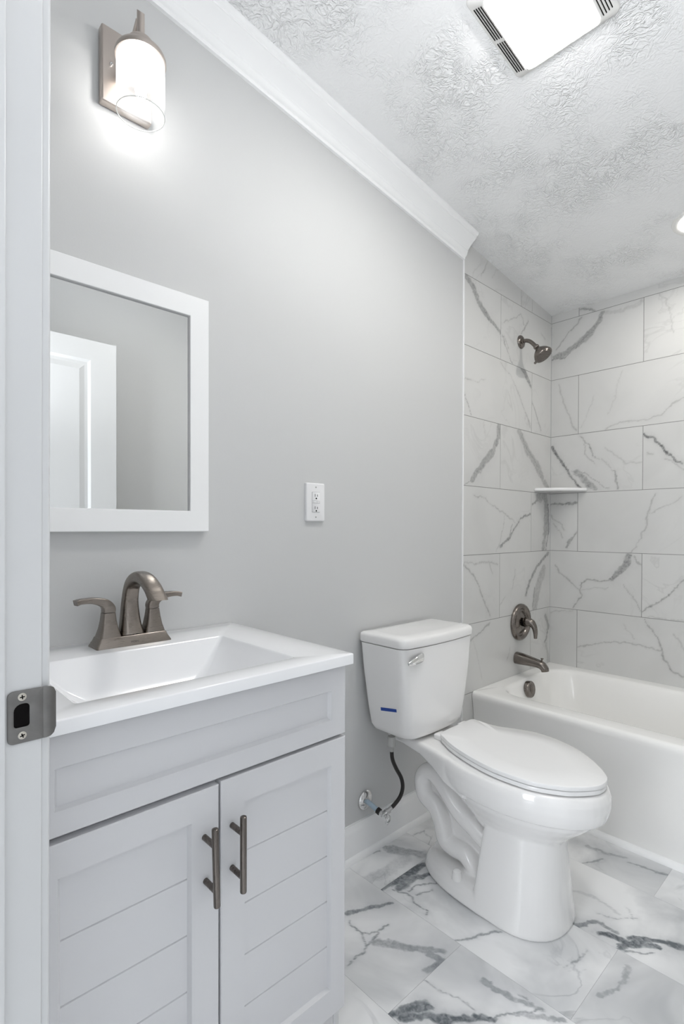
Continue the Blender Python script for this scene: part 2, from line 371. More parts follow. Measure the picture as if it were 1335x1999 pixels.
# vein strokes of each surface: half width, darkness, then plane coordinates along the vein
VEIN_LEFT =[
(0.0134,0.55,-0.82,2.266,-0.758,2.233,-0.715,2.183,-0.657,2.145,-0.597,2.121,-0.531,2.096),
(0.0023,0.6,-0.512,2.09,-0.486,2.051,-0.436,1.987,-0.416,1.969),
(0.0019,0.4,-0.499,2.089,-0.453,2.034),
(0.0031,0.4,-0.256,2.222,-0.3,2.166,-0.332,2.14),
(0.002,0.35,-0.503,2.151,-0.354,2.217,-0.333,2.24,-0.3,2.192),
(0.0112,0.6,-0.333,1.975,-0.279,1.946,-0.224,1.89),
(0.0027,0.3,-0.525,1.95,-0.435,1.911,-0.349,1.832,-0.277,1.748,-0.23,1.683),
(0.0026,0.5,-0.213,1.82,-0.165,1.756,-0.116,1.68),
(0.0018,0.6,-0.825,1.756,-0.802,1.714,-0.77,1.666),
(0.0168,0.5,-0.533,1.651,-0.542,1.6,-0.591,1.521,-0.665,1.466,-0.764,1.379),
(0.0027,0.5,-0.665,1.458,-0.751,1.388,-0.819,1.354),
(0.0238,0.4,-0.347,1.65,-0.293,1.604,-0.238,1.548,-0.162,1.501,-0.083,1.423,-0.021,1.38),
(0.0031,0.6,-0.329,1.644,-0.275,1.58,-0.162,1.505),
(0.002,0.3,-0.642,2.389,-0.695,2.3),
(0.0023,0.2,-0.123,2.194,-0.073,2.169),
(0.002,0.2,-0.522,2.431,-0.599,2.331),
(0.002,0.25,-0.823,1.817,-0.726,1.821,-0.654,1.851),
(0.0027,0.3,-0.75,1.311,-0.664,1.307,-0.588,1.269,-0.477,1.234,-0.376,1.193),
(0.002,0.22,-0.477,1.234,-0.493,1.171,-0.524,1.096,-0.552,1.057),
(0.0046,0.6,-0.219,1.24,-0.324,1.216,-0.376,1.172,-0.443,1.112,-0.524,1.079),
(0.0023,0.5,-0.443,1.112,-0.41,1.18),
(0.0252,0.45,-0.14,1.329,-0.062,1.341,-0.044,1.248,-0.053,1.154,-0.078,1.051),
(0.006,0.65,-0.03,1.296,-0.018,1.154,-0.047,1.05),
(0.0046,0.5,-0.207,1.29,-0.082,1.336),
(0.0113,0.6,-0.021,1.032,-0.155,0.961,-0.23,0.893,-0.266,0.824),
(0.0277,0.35,-0.076,0.948,-0.134,0.868,-0.171,0.742),
(0.0068,0.5,-0.173,0.852,-0.191,0.754),
(0.0034,0.45,-0.826,1.002,-0.747,0.951,-0.704,0.901,-0.659,0.833,-0.606,0.755),
(0.0031,0.25,-0.823,1.013,-0.719,1.005,-0.624,1.009,-0.539,0.993),
(0.0023,0.25,-0.624,1.009,-0.585,0.95),
(0.0041,0.45,-0.613,0.723,-0.687,0.692,-0.758,0.663,-0.792,0.652),
(0.014,0.5,-0.053,0.692,-0.011,0.63,-0.041,0.568,-0.055,0.551),
(0.0151,0.25,-0.04,0.54,-0.008,0.439),
(0.0023,0.25,-0.374,0.955,-0.407,0.862),
(0.002,0.25,-0.473,0.833,-0.518,0.795),
(0.0023,0.2,-0.42,0.579,-0.453,0.516),
(0.0021,0.15,-0.744,0.653,-0.671,0.473),
]
VEIN_BACK =[
(0.0164,0.5,0.024,2.087,0.062,2.092,0.109,2.111,0.154,2.138,0.207,2.17,0.25,2.211,0.262,2.256),
(0.0031,0.6,0.005,2.082,0.072,2.076,0.136,2.125,0.233,2.189,0.266,2.255),
(0.0031,0.35,0.024,2.125,0.071,2.178,0.099,2.208,0.135,2.234,0.162,2.263),
(0.0112,0.18,0.275,2.252,0.357,2.241,0.42,2.247,0.447,2.256),
(0.0046,0.5,0.153,2.307,0.206,2.295,0.232,2.274),
(0.0025,0.2,0.517,2.274,0.55,2.223,0.565,2.154,0.58,2.069),
(0.0031,0.25,0.044,1.933,0.064,1.863,0.092,1.775,0.12,1.706,0.139,1.676),
(0.0034,0.25,0.624,1.763,0.579,1.747,0.544,1.704,0.477,1.689,0.4,1.692,0.328,1.686,0.279,1.666),
(0.0021,0.13,0.359,1.948,0.335,1.875,0.319,1.791,0.295,1.743),
(0.0023,0.13,0.226,1.843,0.201,1.767,0.157,1.692),
(0.0061,0.7,0.008,1.604,0.037,1.549,0.085,1.488,0.113,1.44,0.141,1.392,0.159,1.375),
(0.0203,0.45,0.14,1.456,0.194,1.407,0.238,1.364),
(0.0027,0.4,0.113,1.468,0.176,1.454,0.221,1.423,0.255,1.394,0.298,1.364),
(0.0038,0.5,0.157,1.646,0.202,1.596,0.224,1.54),
(0.0021,0.3,0.224,1.54,0.28,1.508,0.313,1.469,0.33,1.433,0.343,1.365),
(0.0041,0.45,0.326,1.451,0.343,1.367),
(0.0027,0.2,0.279,1.569,0.346,1.519,0.378,1.486,0.452,1.483),
(0.0021,0.3,0.171,1.636,0.185,1.553,0.237,1.494),
(0.0048,0.75,0.464,1.616,0.508,1.586,0.537,1.549,0.559,1.514,0.595,1.479,0.626,1.464),
(0.003,0.3,0.552,1.491,0.602,1.462,0.627,1.432),
(0.0027,0.25,0.471,1.523,0.497,1.517),
(0.0054,0.55,0.002,1.297,0.068,1.29,0.141,1.301),
(0.0031,0.3,0.003,1.235,0.03,1.206,0.068,1.187,0.078,1.15),
(0.0046,0.45,0.143,1.141,0.106,1.099,0.088,1.066),
(0.0023,0.3,0.011,1.201,0.069,1.117),
(0.0034,0.28,0.51,1.33,0.488,1.265,0.473,1.19,0.451,1.122,0.428,1.08,0.397,1.049),
(0.0024,0.22,0.624,1.309,0.568,1.271,0.488,1.24),
(0.0146,0.55,0.397,1.032,0.39,0.984,0.35,0.947,0.322,0.912),
(0.0041,0.4,0.421,1.033,0.429,1.003,0.452,0.988),
(0.0038,0.45,0.317,0.91,0.259,0.897,0.198,0.901,0.163,0.862,0.163,0.835,0.172,0.817,0.127,0.75),
(0.0027,0.3,0.375,0.888,0.407,0.84,0.454,0.768),
(0.0031,0.35,0.032,0.965,0.051,0.928,0.108,0.885,0.163,0.835),
(0.0031,0.18,0.163,0.835,0.216,0.858,0.301,0.865),
(0.0036,0.45,0.63,0.933,0.586,0.873,0.557,0.838,0.506,0.799,0.464,0.765),
(0.0018,0.22,0.465,0.743,0.551,0.743,0.628,0.742),
(0.0027,0.32,0.149,0.539,0.218,0.56,0.269,0.586,0.344,0.599,0.432,0.604,0.485,0.596,0.537,0.588),
(0.0031,0.4,0.468,0.73,0.492,0.689,0.526,0.653,0.541,0.597,0.552,0.55,0.581,0.506,0.63,0.484),
(0.0024,0.22,0.594,0.671,0.615,0.642,0.633,0.605),
(0.0017,0.18,0.376,0.69,0.424,0.628),
(0.0031,0.22,0.006,0.708,0.127,0.732),
]
VEIN_FLOOR =[
(0.0136,0.75,0.174,-1.542,0.183,-1.444,0.188,-1.34),
(0.0129,0.6,0.205,-1.495,0.213,-1.413,0.239,-1.356),
(0.0027,0.55,0.204,-1.514,0.244,-1.497,0.314,-1.513,0.337,-1.505,0.345,-1.527),
(0.0024,0.5,0.235,-1.48,0.237,-1.443,0.279,-1.388),
(0.0024,0.4,0.267,-1.48,0.286,-1.425),
(0.0076,0.55,0.176,-1.693,0.2,-1.635,0.239,-1.565),
(0.0022,0.5,0.201,-1.712,0.262,-1.719,0.285,-1.68,0.294,-1.634),
(0.0025,0.5,0.284,-1.667,0.303,-1.73,0.311,-1.799,0.314,-1.825),
(0.0022,0.4,0.262,-1.719,0.304,-1.742),
(0.0156,0.3,0.311,-1.707,0.373,-1.668,0.454,-1.6),
(0.0141,0.35,0.443,-1.631,0.475,-1.628,0.466,-1.674),
(0.0033,0.5,0.447,-1.559,0.477,-1.509,0.499,-1.464,0.527,-1.42),
(0.0154,0.65,0.48,-1.852,0.499,-1.808,0.527,-1.763),
(0.0141,0.7,0.51,-1.83,0.546,-1.787,0.589,-1.755),
(0.009,0.8,0.571,-1.76,0.624,-1.71,0.642,-1.683,0.66,-1.678),
(0.0024,0.5,0.657,-1.672,0.684,-1.624,0.727,-1.568),
(0.0064,0.35,0.689,-1.623,0.735,-1.584,0.774,-1.56),
(0.0068,0.3,0.584,-1.6,0.639,-1.595,0.699,-1.577,0.727,-1.568),
(0.003,0.3,0.666,-1.566,0.709,-1.572),
(0.0018,0.3,0.475,-1.711,0.529,-1.703,0.585,-1.684,0.622,-1.685),
(0.0092,0.45,0.664,-1.236,0.698,-1.18,0.761,-1.175),
(0.0141,0.75,0.732,-1.213,0.756,-1.201,0.789,-1.196),
(0.0127,0.75,0.785,-1.225,0.824,-1.162,0.854,-1.151),
(0.0092,0.7,0.793,-1.169,0.83,-1.138,0.863,-1.116,0.905,-1.095),
(0.003,0.5,0.77,-1.241,0.811,-1.225,0.85,-1.183),
(0.0025,0.3,0.69,-1.14,0.741,-1.116,0.776,-1.071),
(0.002,0.25,0.748,-1.053,0.772,-1.082),
(0.0052,0.3,0.664,-0.811,0.721,-0.797,0.78,-0.783),
(0.0032,0.5,0.749,-0.796,0.785,-0.787),
(0.003,0.4,0.534,-0.958,0.561,-0.938,0.599,-0.856),
(0.0099,0.2,0.531,-0.819,0.6,-0.812,0.652,-0.788),
(0.0218,0.3,0.021,-1.369,0.092,-1.337,0.146,-1.301),
(0.0042,0.3,0.003,-1.498,0.035,-1.399),
(0.0255,0.15,0.11,-1.542,0.124,-1.469,0.127,-1.364),
(0.0032,0.3,0.052,-1.289,0.063,-1.179),
(0.0085,0.2,0.824,-1.283,0.828,-1.37,0.806,-1.427),
(0.0078,0.15,0.593,-1.095,0.664,-1.071,0.733,-1.094),
(0.0018,0.25,0.712,-1.404,0.725,-1.353,0.725,-1.303),
]

# ------------------------------------------------------------------ room shell
T = 0.3075; YT = -0.830                        # tile module; where the tiled alcove begins on the left wall
YF = -2.624; XR = 1.505                        # inner faces of the doorway wall and of the right wall
LINES = [0.7366+T*(k-1) for k in range(-2, 9)]  # horizontal joints, k = -2 .. 8
def rows(z0, z1):
    return [(i-2, max(LINES[i], z0), min(LINES[i+1], z1)) for i in range(len(LINES)-1) if LINES[i+1] > z0+0.005 and LINES[i] < z1-0.005]
def cells(u0, u1, z0, z1, joints):
    out = []
    for k, a, b in rows(z0, z1):
        js = [u0]+sorted(j for j in joints(k) if u0+0.004 < j < u1-0.004)+[u1]
        out += [(p, q, a, b) for p, q in zip(js, js[1:])]
    return out
def left_joints(k):
    j = -0.2165 if k % 2 == 0 else -0.524
    return [j-2*T*n for n in range(-1, 3)]+([-0.331] if k == 6 else [])
def back_joints(k):
    j = 0.1476 if k % 2 == 0 else 0.1476+T
    return [j+2*T*n for n in range(-1, 4)]

bm = B(); box(bm, -0.12, -0.004, YF-0.115, YT-0.006, 0, 2.75)
struct(obj('wall_left', bm, M_WALL, smooth=False), 'smooth light grey painted wall with the vanity mirror, sconce and outlet', 'wall')
o = tiling('wall_left_tiled', cells(YT, 0.0, 0.0, 2.44, left_joints), lambda u, v, d: (d, u, v), VEIN_LEFT, M_TILE, M_GROUT, 0.0026, lambda *a: 0.004, 11)
struct(o, 'grey-veined white marble tiles on the wall carrying the shower head and tub spout', 'tiled wall')
o = tiling('wall_back', cells(0.0, XR, 0.40, 2.34, back_joints), lambda u, v, d: (u, -d, v), VEIN_BACK, M_TILE, M_GROUT, 0.0026, lambda u0, u1, v0, v1: 0.004 if u0 < 0.66 else 0.03, 23)
struct(o, 'grey-veined white marble tiles along the long side of the bathtub', 'tiled wall')
o = tiling('wall_right_tiled', cells(YT, 0.0, 0.40, 2.44, left_joints), lambda u, v, d: (XR-d, u, v), [], M_TILE, M_GROUT, 0.0026, lambda *a: 0.05, 31)
struct(o, 'marble tiles at the far end of the bathtub', 'tiled wall')
bm = B(); box(bm, XR, XR+0.12, YF, YT, 0, 2.75); struct(obj('wall_right', bm, M_WALL, smooth=False), 'light grey painted wall seen only in the mirror, behind the open door', 'wall')
XJ, XH, DH = 0.653, 1.372, 2.052               # strike jamb, hinge jamb, head of the doorway
bm = B(); box(bm, -1.0, XJ-0.018, YF-0.115, YF, 0, 2.75); box(bm, XH+0.018, 2.3, YF-0.115, YF, 0, 2.75); box(bm, XJ-0.018, XH+0.018, YF-0.115, YF, DH+0.018, 2.75)
struct(obj('wall_front', bm, M_WALL, smooth=False), 'grey painted wall with the doorway the room is seen through', 'wall')
bm = B(); box(bm, -1.0, 2.3, -4.4, -4.3, 0, 2.95); box(bm, -1.1, -1.0, -4.4, YF, 0, 2.95); box(bm, 2.3, 2.4, -4.4, YF, 0, 2.95)
struct(obj('wall_hall', bm, M_WALL, smooth=False), 'painted walls of the hall outside the doorway', 'wall')
bm = B(); pts = [(-1.1, -4.4), (2.4, -4.4), (2.4, 0.12), (-1.1, 0.12)]
ringloft(bm, [[(x, y, zc(y)) for x, y in pts], [(x, y, zc(y)+0.1) for x, y in pts]])
struct(obj('ceiling', bm, M_CEIL, smooth=False), 'white sloping ceiling with stamped plaster texture', 'ceiling')

# floor: large marble-look tiles butted tight, rows across the room
R0, TF = -1.238, 0.305
fc = []
for r in range(-11, 6):
    y0, y1 = R0+TF*(r-1), R0+TF*r
    if y0 > 0 or y1 < -4.3: continue
    x0 = 0.173 if r % 2 == 0 else 0.478
    for n in range(-3, 5):
        a, b = x0+2*TF*n, x0+2*TF*(n+1)
        if b < -1.0 or a > 2.3: continue
        fc.append((max(a, -1.0), min(b, 2.3), y0, min(y1, 0.0)))
o = tiling('floor', fc, lambda u, v, d: (u, v, d), VEIN_FLOOR, M_FTILE, M_SEAM, 0.0007, lambda u0, u1, v0, v1: 0.004 if (v1 > -2.1 and v0 < -0.6 and u0 < 1.1 and u1 > 0) else 0.06, 47, 0.0006)
struct(o, 'polished white marble-look floor tiles with blue-grey veins', 'floor')

# crown moulding, base and shoe, tile edge strip, quarter round at the tub
prof = [(-0.004, 0.088), (0.006, 0.088), (0.0085, 0.084), (0.0085, 0.079), (0.013, 0.077), (0.018, 0.071), (0.0195, 0.063), (0.022, 0.060), (0.022, 0.056), (0.027, 0.050), (0.036, 0.040), (0.047, 0.031), (0.056, 0.026), (0.060, 0.021), (0.063, 0.020), (0.064, 0.015), (0.069, 0.013), (0.073, 0.008), (0.075, 0.002), (0.075, -0.02), (-0.004, -0.02)]
bm = B(); ringloft(bm, [[(x, y, zc(y)-d) for x, d in prof] for y in (YF+0.002, YT-0.006)])
struct(obj('trim_1', bm, M_TRIM, angle=40), 'white crown moulding running along the top of the grey wall', 'crown moulding')
bprof = [(-0.004, 0.0), (0.014, 0.0), (0.014, 0.088), (0.0125, 0.094), (0.0125, 0.100), (0.010, 0.106), (0.006, 0.113), (0.005, 0.122), (-0.004, 0.122)]
bm = B(); ringloft(bm, [[(x, y, z) for x, z in bprof] for y in (-1.986, YT-0.006)])
bl = struct(obj('baseboard_left', bm, M_TRIM, angle=30), 'white baseboard on the grey wall behind the toilet', 'baseboard')
sprof = [(0.013, 0.0)]+[(0.014+0.0125*math.cos(a), 0.0205*math.sin(a)) for a in [PI/2*i/8 for i in range(9)]]+[(0.013, 0.0205)]
bm = B(); ringloft(bm, [[(x, y, z) for x, z in sprof] for y in (-1.986, YT-0.006)])
obj('shoe_molding', bm, M_TRIM, bl, angle=50)
bm = B(); box(bm, -0.006, 0.0025, YT-0.006, YT-0.0008, 0.0, 2.45)
struct(obj('trim_2', bm, M_TRIM, bevel=0.001), 'thin white edge strip between grey paint and marble tile', 'tile edge trim')
qp = [(-0.712, 0.0)]+[(-0.714-0.022*math.cos(a), 0.020*math.sin(a)) for a in [PI/2*i/8 for i in range(9)]]+[(-0.712, 0.020)]
bm = B(); ringloft(bm, [[(x, y, z) for y, z in qp] for x in (0.002, XR-0.002)])
struct(obj('trim_3', bm, M_TRIM, angle=50), 'white quarter-round strip along the floor in front of the bathtub', 'quarter round')

# doorway frame: jambs, stops and casing (a touch out of plumb, as in the photo)
bm = B()
box(bm, XJ-0.018, XJ, YF-0.115, YF, 0, DH+0.018); box(bm, XH, XH+0.018, YF-0.115, YF, 0, DH+0.018); box(bm, XJ, XH, YF-0.115, YF, DH, DH+0.018)
for x0, x1 in ((XJ, XJ+0.011), (XH-0.011, XH)): box(bm, x0, x1, YF-0.072, YF-0.037, 0, DH)
box(bm, XJ, XH, YF-0.072, YF-0.037, DH-0.011, DH)
cp = [(0.005, 0.0), (0.005, 0.0075), (0.008, 0.0095), (0.030, 0.012), (0.045, 0.0145), (0.056, 0.0155), (0.062, 0.013), (0.062, 0.0)]
for sgn, xe in ((-1, XJ), (1, XH)):
    ringloft(bm, [[(xe+sgn*u, YF+d, z) for u, d in cp] for z in (0, DH+0.05)])
ringloft(bm, [[(x, YF+d, DH+u) for u, d in cp] for x in (XJ-0.06, XH+0.06)])
for v in bm.verts: v.co.y += 0.0038*(v.co.z-1.16)
struct(obj('door_1', bm, M_DOOR, bevel=0.0015, seg=2), 'white painted door jamb and casing at the edge of the view', 'door frame')

# open door leaf against the right wall, seen in the mirror
DX0, DX1, DY0, DY1 = 1.332, 1.367, -2.598, -1.838
bm = B(); box(bm, DX0+0.009, DX1, DY0, DY1, 0.012, 2.045)
pan = [(1.12, 1.952), (0.23, 0.98)]; s = 0.117
for y0, y1, z0, z1 in ((DY0, DY0+s, 0.012, 2.045), (DY1-s, DY1, 0.012, 2.045), (DY0+s, DY1-s, 1.952, 2.045), (DY0+s, DY1-s, 0.98, 1.12), (DY0+s, DY1-s, 0.012, 0.23)): box(bm, DX0, DX0+0.009, y0, y1, z0, z1)
for z0, z1 in pan:
    R = []
    for ins, dx in ((0.0, 0.0), (0.012, 0.008), (0.026, 0.008), (0.050, 0.002)):
        y0, y1, a, b = DY0+s+ins, DY1-s-ins, z0+ins, z1-ins
        R.append([(DX0+dx, y0, a), (DX0+dx, y1, a), (DX0+dx, y1, b), (DX0+dx, y0, b)])
    ringloft(bm, R, False, True)
struct(obj('door_2', bm, M_DOOR, smooth=False), 'white two-panel door standing open, reflected in the mirror', 'door')

# ------------------------------------------------------------------ strike plate on the jamb
sp = thing('strike_plate', 'worn dark metal strike plate screwed to the white door jamb', 'strike plate', (XJ, -2.645, 0.957))
ZP0, ZP1 = 0.928, 0.9855; YP0, YP1 = -2.6585, YF+0.0005
to = lambda u, v, d: (XJ+d, u, v)
bm = B()
outer = rrect(YP0, YP1, ZP0, ZP1, [0.0003, 0.006, 0.006, 0.0003], 5)
inner = rrect(-2.6525, -2.6375, 0.9455, 0.971, [0.004, 0.008, 0.003, 0.003], 5)
plate_with_hole(bm, outer, inner, to, 0.0006, 0.0022)
lip = [(YP1-0.0005, XJ+0.0006), (YP1+0.003, XJ+0.0008), (YP1+0.007, XJ+0.0005), (YP1+0.0105, XJ-0.001), (YP1+0.0135, XJ-0.0035)]
R = []
for i, (y, x) in enumerate(lip):
    q = [0, 0, 0.0008, 0.003, 0.009][i]
    R.append([(x, y, ZP0+q), (x+0.0018, y, ZP0+q), (x+0.0018, y, ZP1-q), (x, y, ZP1-q)])
ringloft(bm, R)
obj('plate', bm, M_STRIKE, sp, bevel=0.0004, seg=2)
bm = B(); box(bm, XJ+0.0003, XJ+0.0007, -2.654, -2.636, 0.944, 0.972); obj('latch_hole', bm, M_BLACK, sp, smooth=False)
for z in (0.9785, 0.9365):
    bm = B(); lathe(bm, [(0.0043, 0.0018), (0.0042, 0.0026), (0.003, 0.0031)], (XJ, -2.6445, z), (1, 0, 0), 20); sc = obj('screw', bm, M_SCREW, sp)
    bm = B(); m = Matrix.Translation((XJ, -2.6445, z)) @ Matrix.Rotation(0.35 if z < 0.95 else 0.1, 4, 'X')
    box(bm, 0.003, 0.0033, -0.0024, 0.0024, -0.0006, 0.0006, m); box(bm, 0.003, 0.0033, -0.0006, 0.0006, -0.0024, 0.0024, m); obj('cross_slot', bm, M_BLACK, sc, smooth=False)

# ------------------------------------------------------------------ ceiling fixtures
def tilt(x, y): return Matrix.Translation((x, y, zc(y))) @ Matrix.Rotation(-CT, 4, 'X')
fm = tilt(*FAN)
fl = thing('bath_fan_light', 'square white exhaust fan grille with a lit lens, on the ceiling near the mouldings', 'exhaust fan light', fm.translation)
fl['label'] = 'square white exhaust fan with louvred sides and a glowing square lens on the ceiling'
bm = B(); rg = []
for hx, hy, z, r in ((0.140, 0.140, 0.004, 0.014), (0.140, 0.140, -0.006, 0.014), (0.136, 0.137, -0.011, 0.014), (0.104, 0.125, -0.021, 0.012), (0.102, 0.123, -0.024, 0.012)):
    rg.append([fm @ Vector((u, v, z)) for u, v in rrect(-hx, hx, -hy, hy, r, 5)])
ringloft(bm, rg); obj('grille', bm, M_GRILLE, fl, angle=50)
for sgn in (-1, 1):
    for i in range(4):
        xx = sgn*(0.108+0.0068*i); zz = -0.0205+0.0021*i
        for y0, y1 in ((-0.112, -0.008), (0.004, 0.112)):
            bm = B(); box(bm, xx-0.0009, xx+0.0009, y0, y1, zz-0.0012, zz+0.004, fm); obj('vent_slot', bm, M_BLACK, fl, smooth=False)
bm = B(); rg = []
for q, z in ((0.0, -0.020), (0.0, -0.027), (0.003, -0.030), (0.010, -0.0315)):
    rg.append([fm @ Vector((u, v, z)) for u, v in rrect(-0.0965+q, 0.0965-q, -0.1175+q, 0.1175-q, 0.012, 5)])
ringloft(bm, rg); obj('lens', bm, M_LENS, fl, angle=60)
cm = tilt(*CAN); cax = -(cm.to_3x3() @ Vector((0, 0, 1)))
cn = thing('recessed_light', 'round white recessed ceiling light glowing above the bathtub', 'ceiling light', cm.translation)
bm = B(); lathe(bm, [(0.064, -0.002), (0.068, 0.004), (0.080, 0.007), (0.088, 0.005), (0.090, -0.002)], cm.translation, cax, 48, False, False); obj('trim_ring', bm, M_GRILLE, cn)
bm = B(); lathe(bm, [(0.066, -0.001), (0.0655, 0.002), (0.03, 0.0024)], cm.translation, cax, 48); obj('lens', bm, M_CANLENS, cn)

# ------------------------------------------------------------------ sconce
sx, sy = SCO
sc = thing('wall_sconce', 'nickel wall sconce with a frosted glass cylinder shade above the mirror', 'wall lamp', (0, sy, 2.257))
bm = B(); box(bm, -0.004, 0.021, -2.348, -2.228, 2.168, 2.346); obj('back_plate', bm, M_SATIN, sc, bevel=0.004)
bm = B(); lathe(bm, [(0.0045, 0), (0.0045, 0.002), (0.003, 0.005), (0.001, 0.006)], (0.021, -2.327, 2.258), (1, 0, 0), 16); obj('screw', bm, M_CHROME, sc)
bm = B(); tube(bm, [(0.018, sy, 2.262), (0.040, sy, 2.282), (0.065, sy, 2.306), (sx-0.002, sy, 2.332)], 0.010, 16, (0, 1, 0), rb=0.005, sq=4); obj('arm', bm, M_SATIN, sc)
bm = B(); R = lathe(bm, [(0.0085, 0), (0.0085, 0.072)], (sx, sy, 2.280), (0, 0, 1), 24)
for v in R[-1]: v.co.z += (v.co.x-sx)*-0.9
obj('stem', bm, M_SATIN, sc)
bm = B(); lathe(bm, [(0.0535, -0.004), (0.0556, -0.004), (0.0560, 0.004), (0.053, 0.011), (0.044, 0.017), (0.032, 0.021), (0.0305, 0.024), (0.0305, 0.034), (0.0275, 0.040), (0.0105, 0.0445), (0.0085, 0.050)], (sx, sy, 2.242), (0, 0, 1), 48); obj('cap', bm, M_SATIN, sc)
bm = B(); lathe(bm, [(0.0530, 0.125), (0.0530, 0)], (sx, sy, 2.117), (0, 0, 1), 64, False, False); shd = obj('lamp_shade', bm, M_SHADE, sc)
bm = B(); lathe(bm, [(0.0515, 0.0008), (0.0517, 0), (0.0533, 0), (0.0536, 0.0009), (0.0533, 0.0016), (0.0517, 0.0016), (0.0515, 0.0008)], (sx, sy, 2.1165), (0, 0, 1), 64, False, False); obj('rim', bm, M_GLASSRIM, shd)
bm = B(); lathe(bm, [(0.016, 0.11), (0.016, 0.085)], (sx, sy, 2.135), (0, 0, 1), 24); obj('socket', bm, M_PLASTIC, sc)
bm = B(); lathe(bm, [(0.003, 0), (0.008, 0.003), (0.0115, 0.012), (0.0135, 0.026), (0.012, 0.045), (0.011, 0.075)], (sx, sy, 2.150), (0, 0, 1), 24); obj('bulb', bm, M_BULB, sc)

# ------------------------------------------------------------------ mirror and outlet
mi = thing('mirror', 'rectangular wall mirror in a flat white frame above the sink', 'mirror', (0, -2.302, 1.465))
ya, yb, za, zb, fw = -2.534, -2.070, 1.153, 1.7775, 0.0545
bm = B(); to = lambda u, v, d: (d, u, v)
def rect(q): return [(yb-q, zb-q), (ya+q, zb-q), (ya+q, za+q), (yb-q, za+q)]
rr = [[to(u, v, d) for u, v in rect(q)] for q, d in ((0, -0.004), (0, 0.0185), (0.0015, 0.020), (fw-0.0015, 0.020), (fw, 0.0185), (fw, 0.0))]
ringloft(bm, rr, False, False); obj('frame', bm, M_TRIM, mi, smooth=False)
bm = B(); R = [[to(u, v, d) for u, v in rect(q)] for q, d in ((fw-0.004, 0.0125), (fw+0.001, 0.0126))]
ringloft(bm, [[to(u, v, d) for u, v in rect(fw-0.004)] for d in (0.004, 0.0115)]); obj('mirror_glass', bm, M_MIRROR, mi, smooth=False)

ot = thing('wall_outlet', 'white wall outlet with test button, between the mirror and the tiles', 'outlet', (0, -1.6775, 1.247))
bm = B(); ringloft(bm, [[(d, u, v) for u, v in rrect(-1.7165+q, -1.6385-q, 1.185+q, 1.309-q, 0.004, 4)] for q, d in ((0, -0.004), (0, 0.003), (0.002, 0.006), (0.004, 0.0065))]); obj('plate', bm, M_PLASTIC, ot, angle=50)
bm = B(); ringloft(bm, [[(d, u, v) for u, v in rrect(-1.6935+q, -1.6615-q, 1.2145+q, 1.2795-q, 0.002, 3)] for q, d in ((-0.001, 0.0058), (-0.0008, 0.0066))]); obj('gap', bm, M_GROUT, ot, smooth=False)
bm = B(); ringloft(bm, [[(d, u, v) for u, v in rrect(-1.6935+q, -1.6615-q, 1.2145+q, 1.2795-q, 0.002, 3)] for q, d in ((0, 0.006), (0, 0.0075), (0.001, 0.0082))]); rc = obj('receptacle', bm, M_PLASTIC, ot, angle=50)
for z in (1.2685, 1.2285):
    bm = B()
    box(bm, 0.008, 0.0085, -1.6835, -1.6815, z-0.004, z+0.005); box(bm, 0.008, 0.0085, -1.6735, -1.6715, z-0.0035, z+0.0035)
    lathe(bm, [(0.0028, 0), (0.0028, 0.0005)], (0.008, -1.6775, z-0.0095), (1, 0, 0), 12); obj('socket_holes', bm, M_BLACK, rc, smooth=False)
for y0 in (-1.6905, -1.6765):
    bm = B(); box(bm, 0.0078, 0.0096, y0, y0+0.0125, 1.2445, 1.2505); obj('test_button', bm, M_PLASTIC, rc, bevel=0.0006)
bm = B(); box(bm, 0.0078, 0.0084, -1.6925, -1.6625, 1.2436, 1.2442); box(bm, 0.0078, 0.0084, -1.6925, -1.6625, 1.2508, 1.2514); box(bm, 0.0078, 0.0084, -1.6635, -1.6628, 1.2436, 1.2514); obj('button_seam', bm, M_GROUT, rc, smooth=False)
for z in (1.2955, 1.1985):
    bm = B(); lathe(bm, [(0.0028, 0), (0.0026, 0.0008)], (0.0063, -1.6775, z), (1, 0, 0), 14); obj('screw', bm, M_NUT, ot)

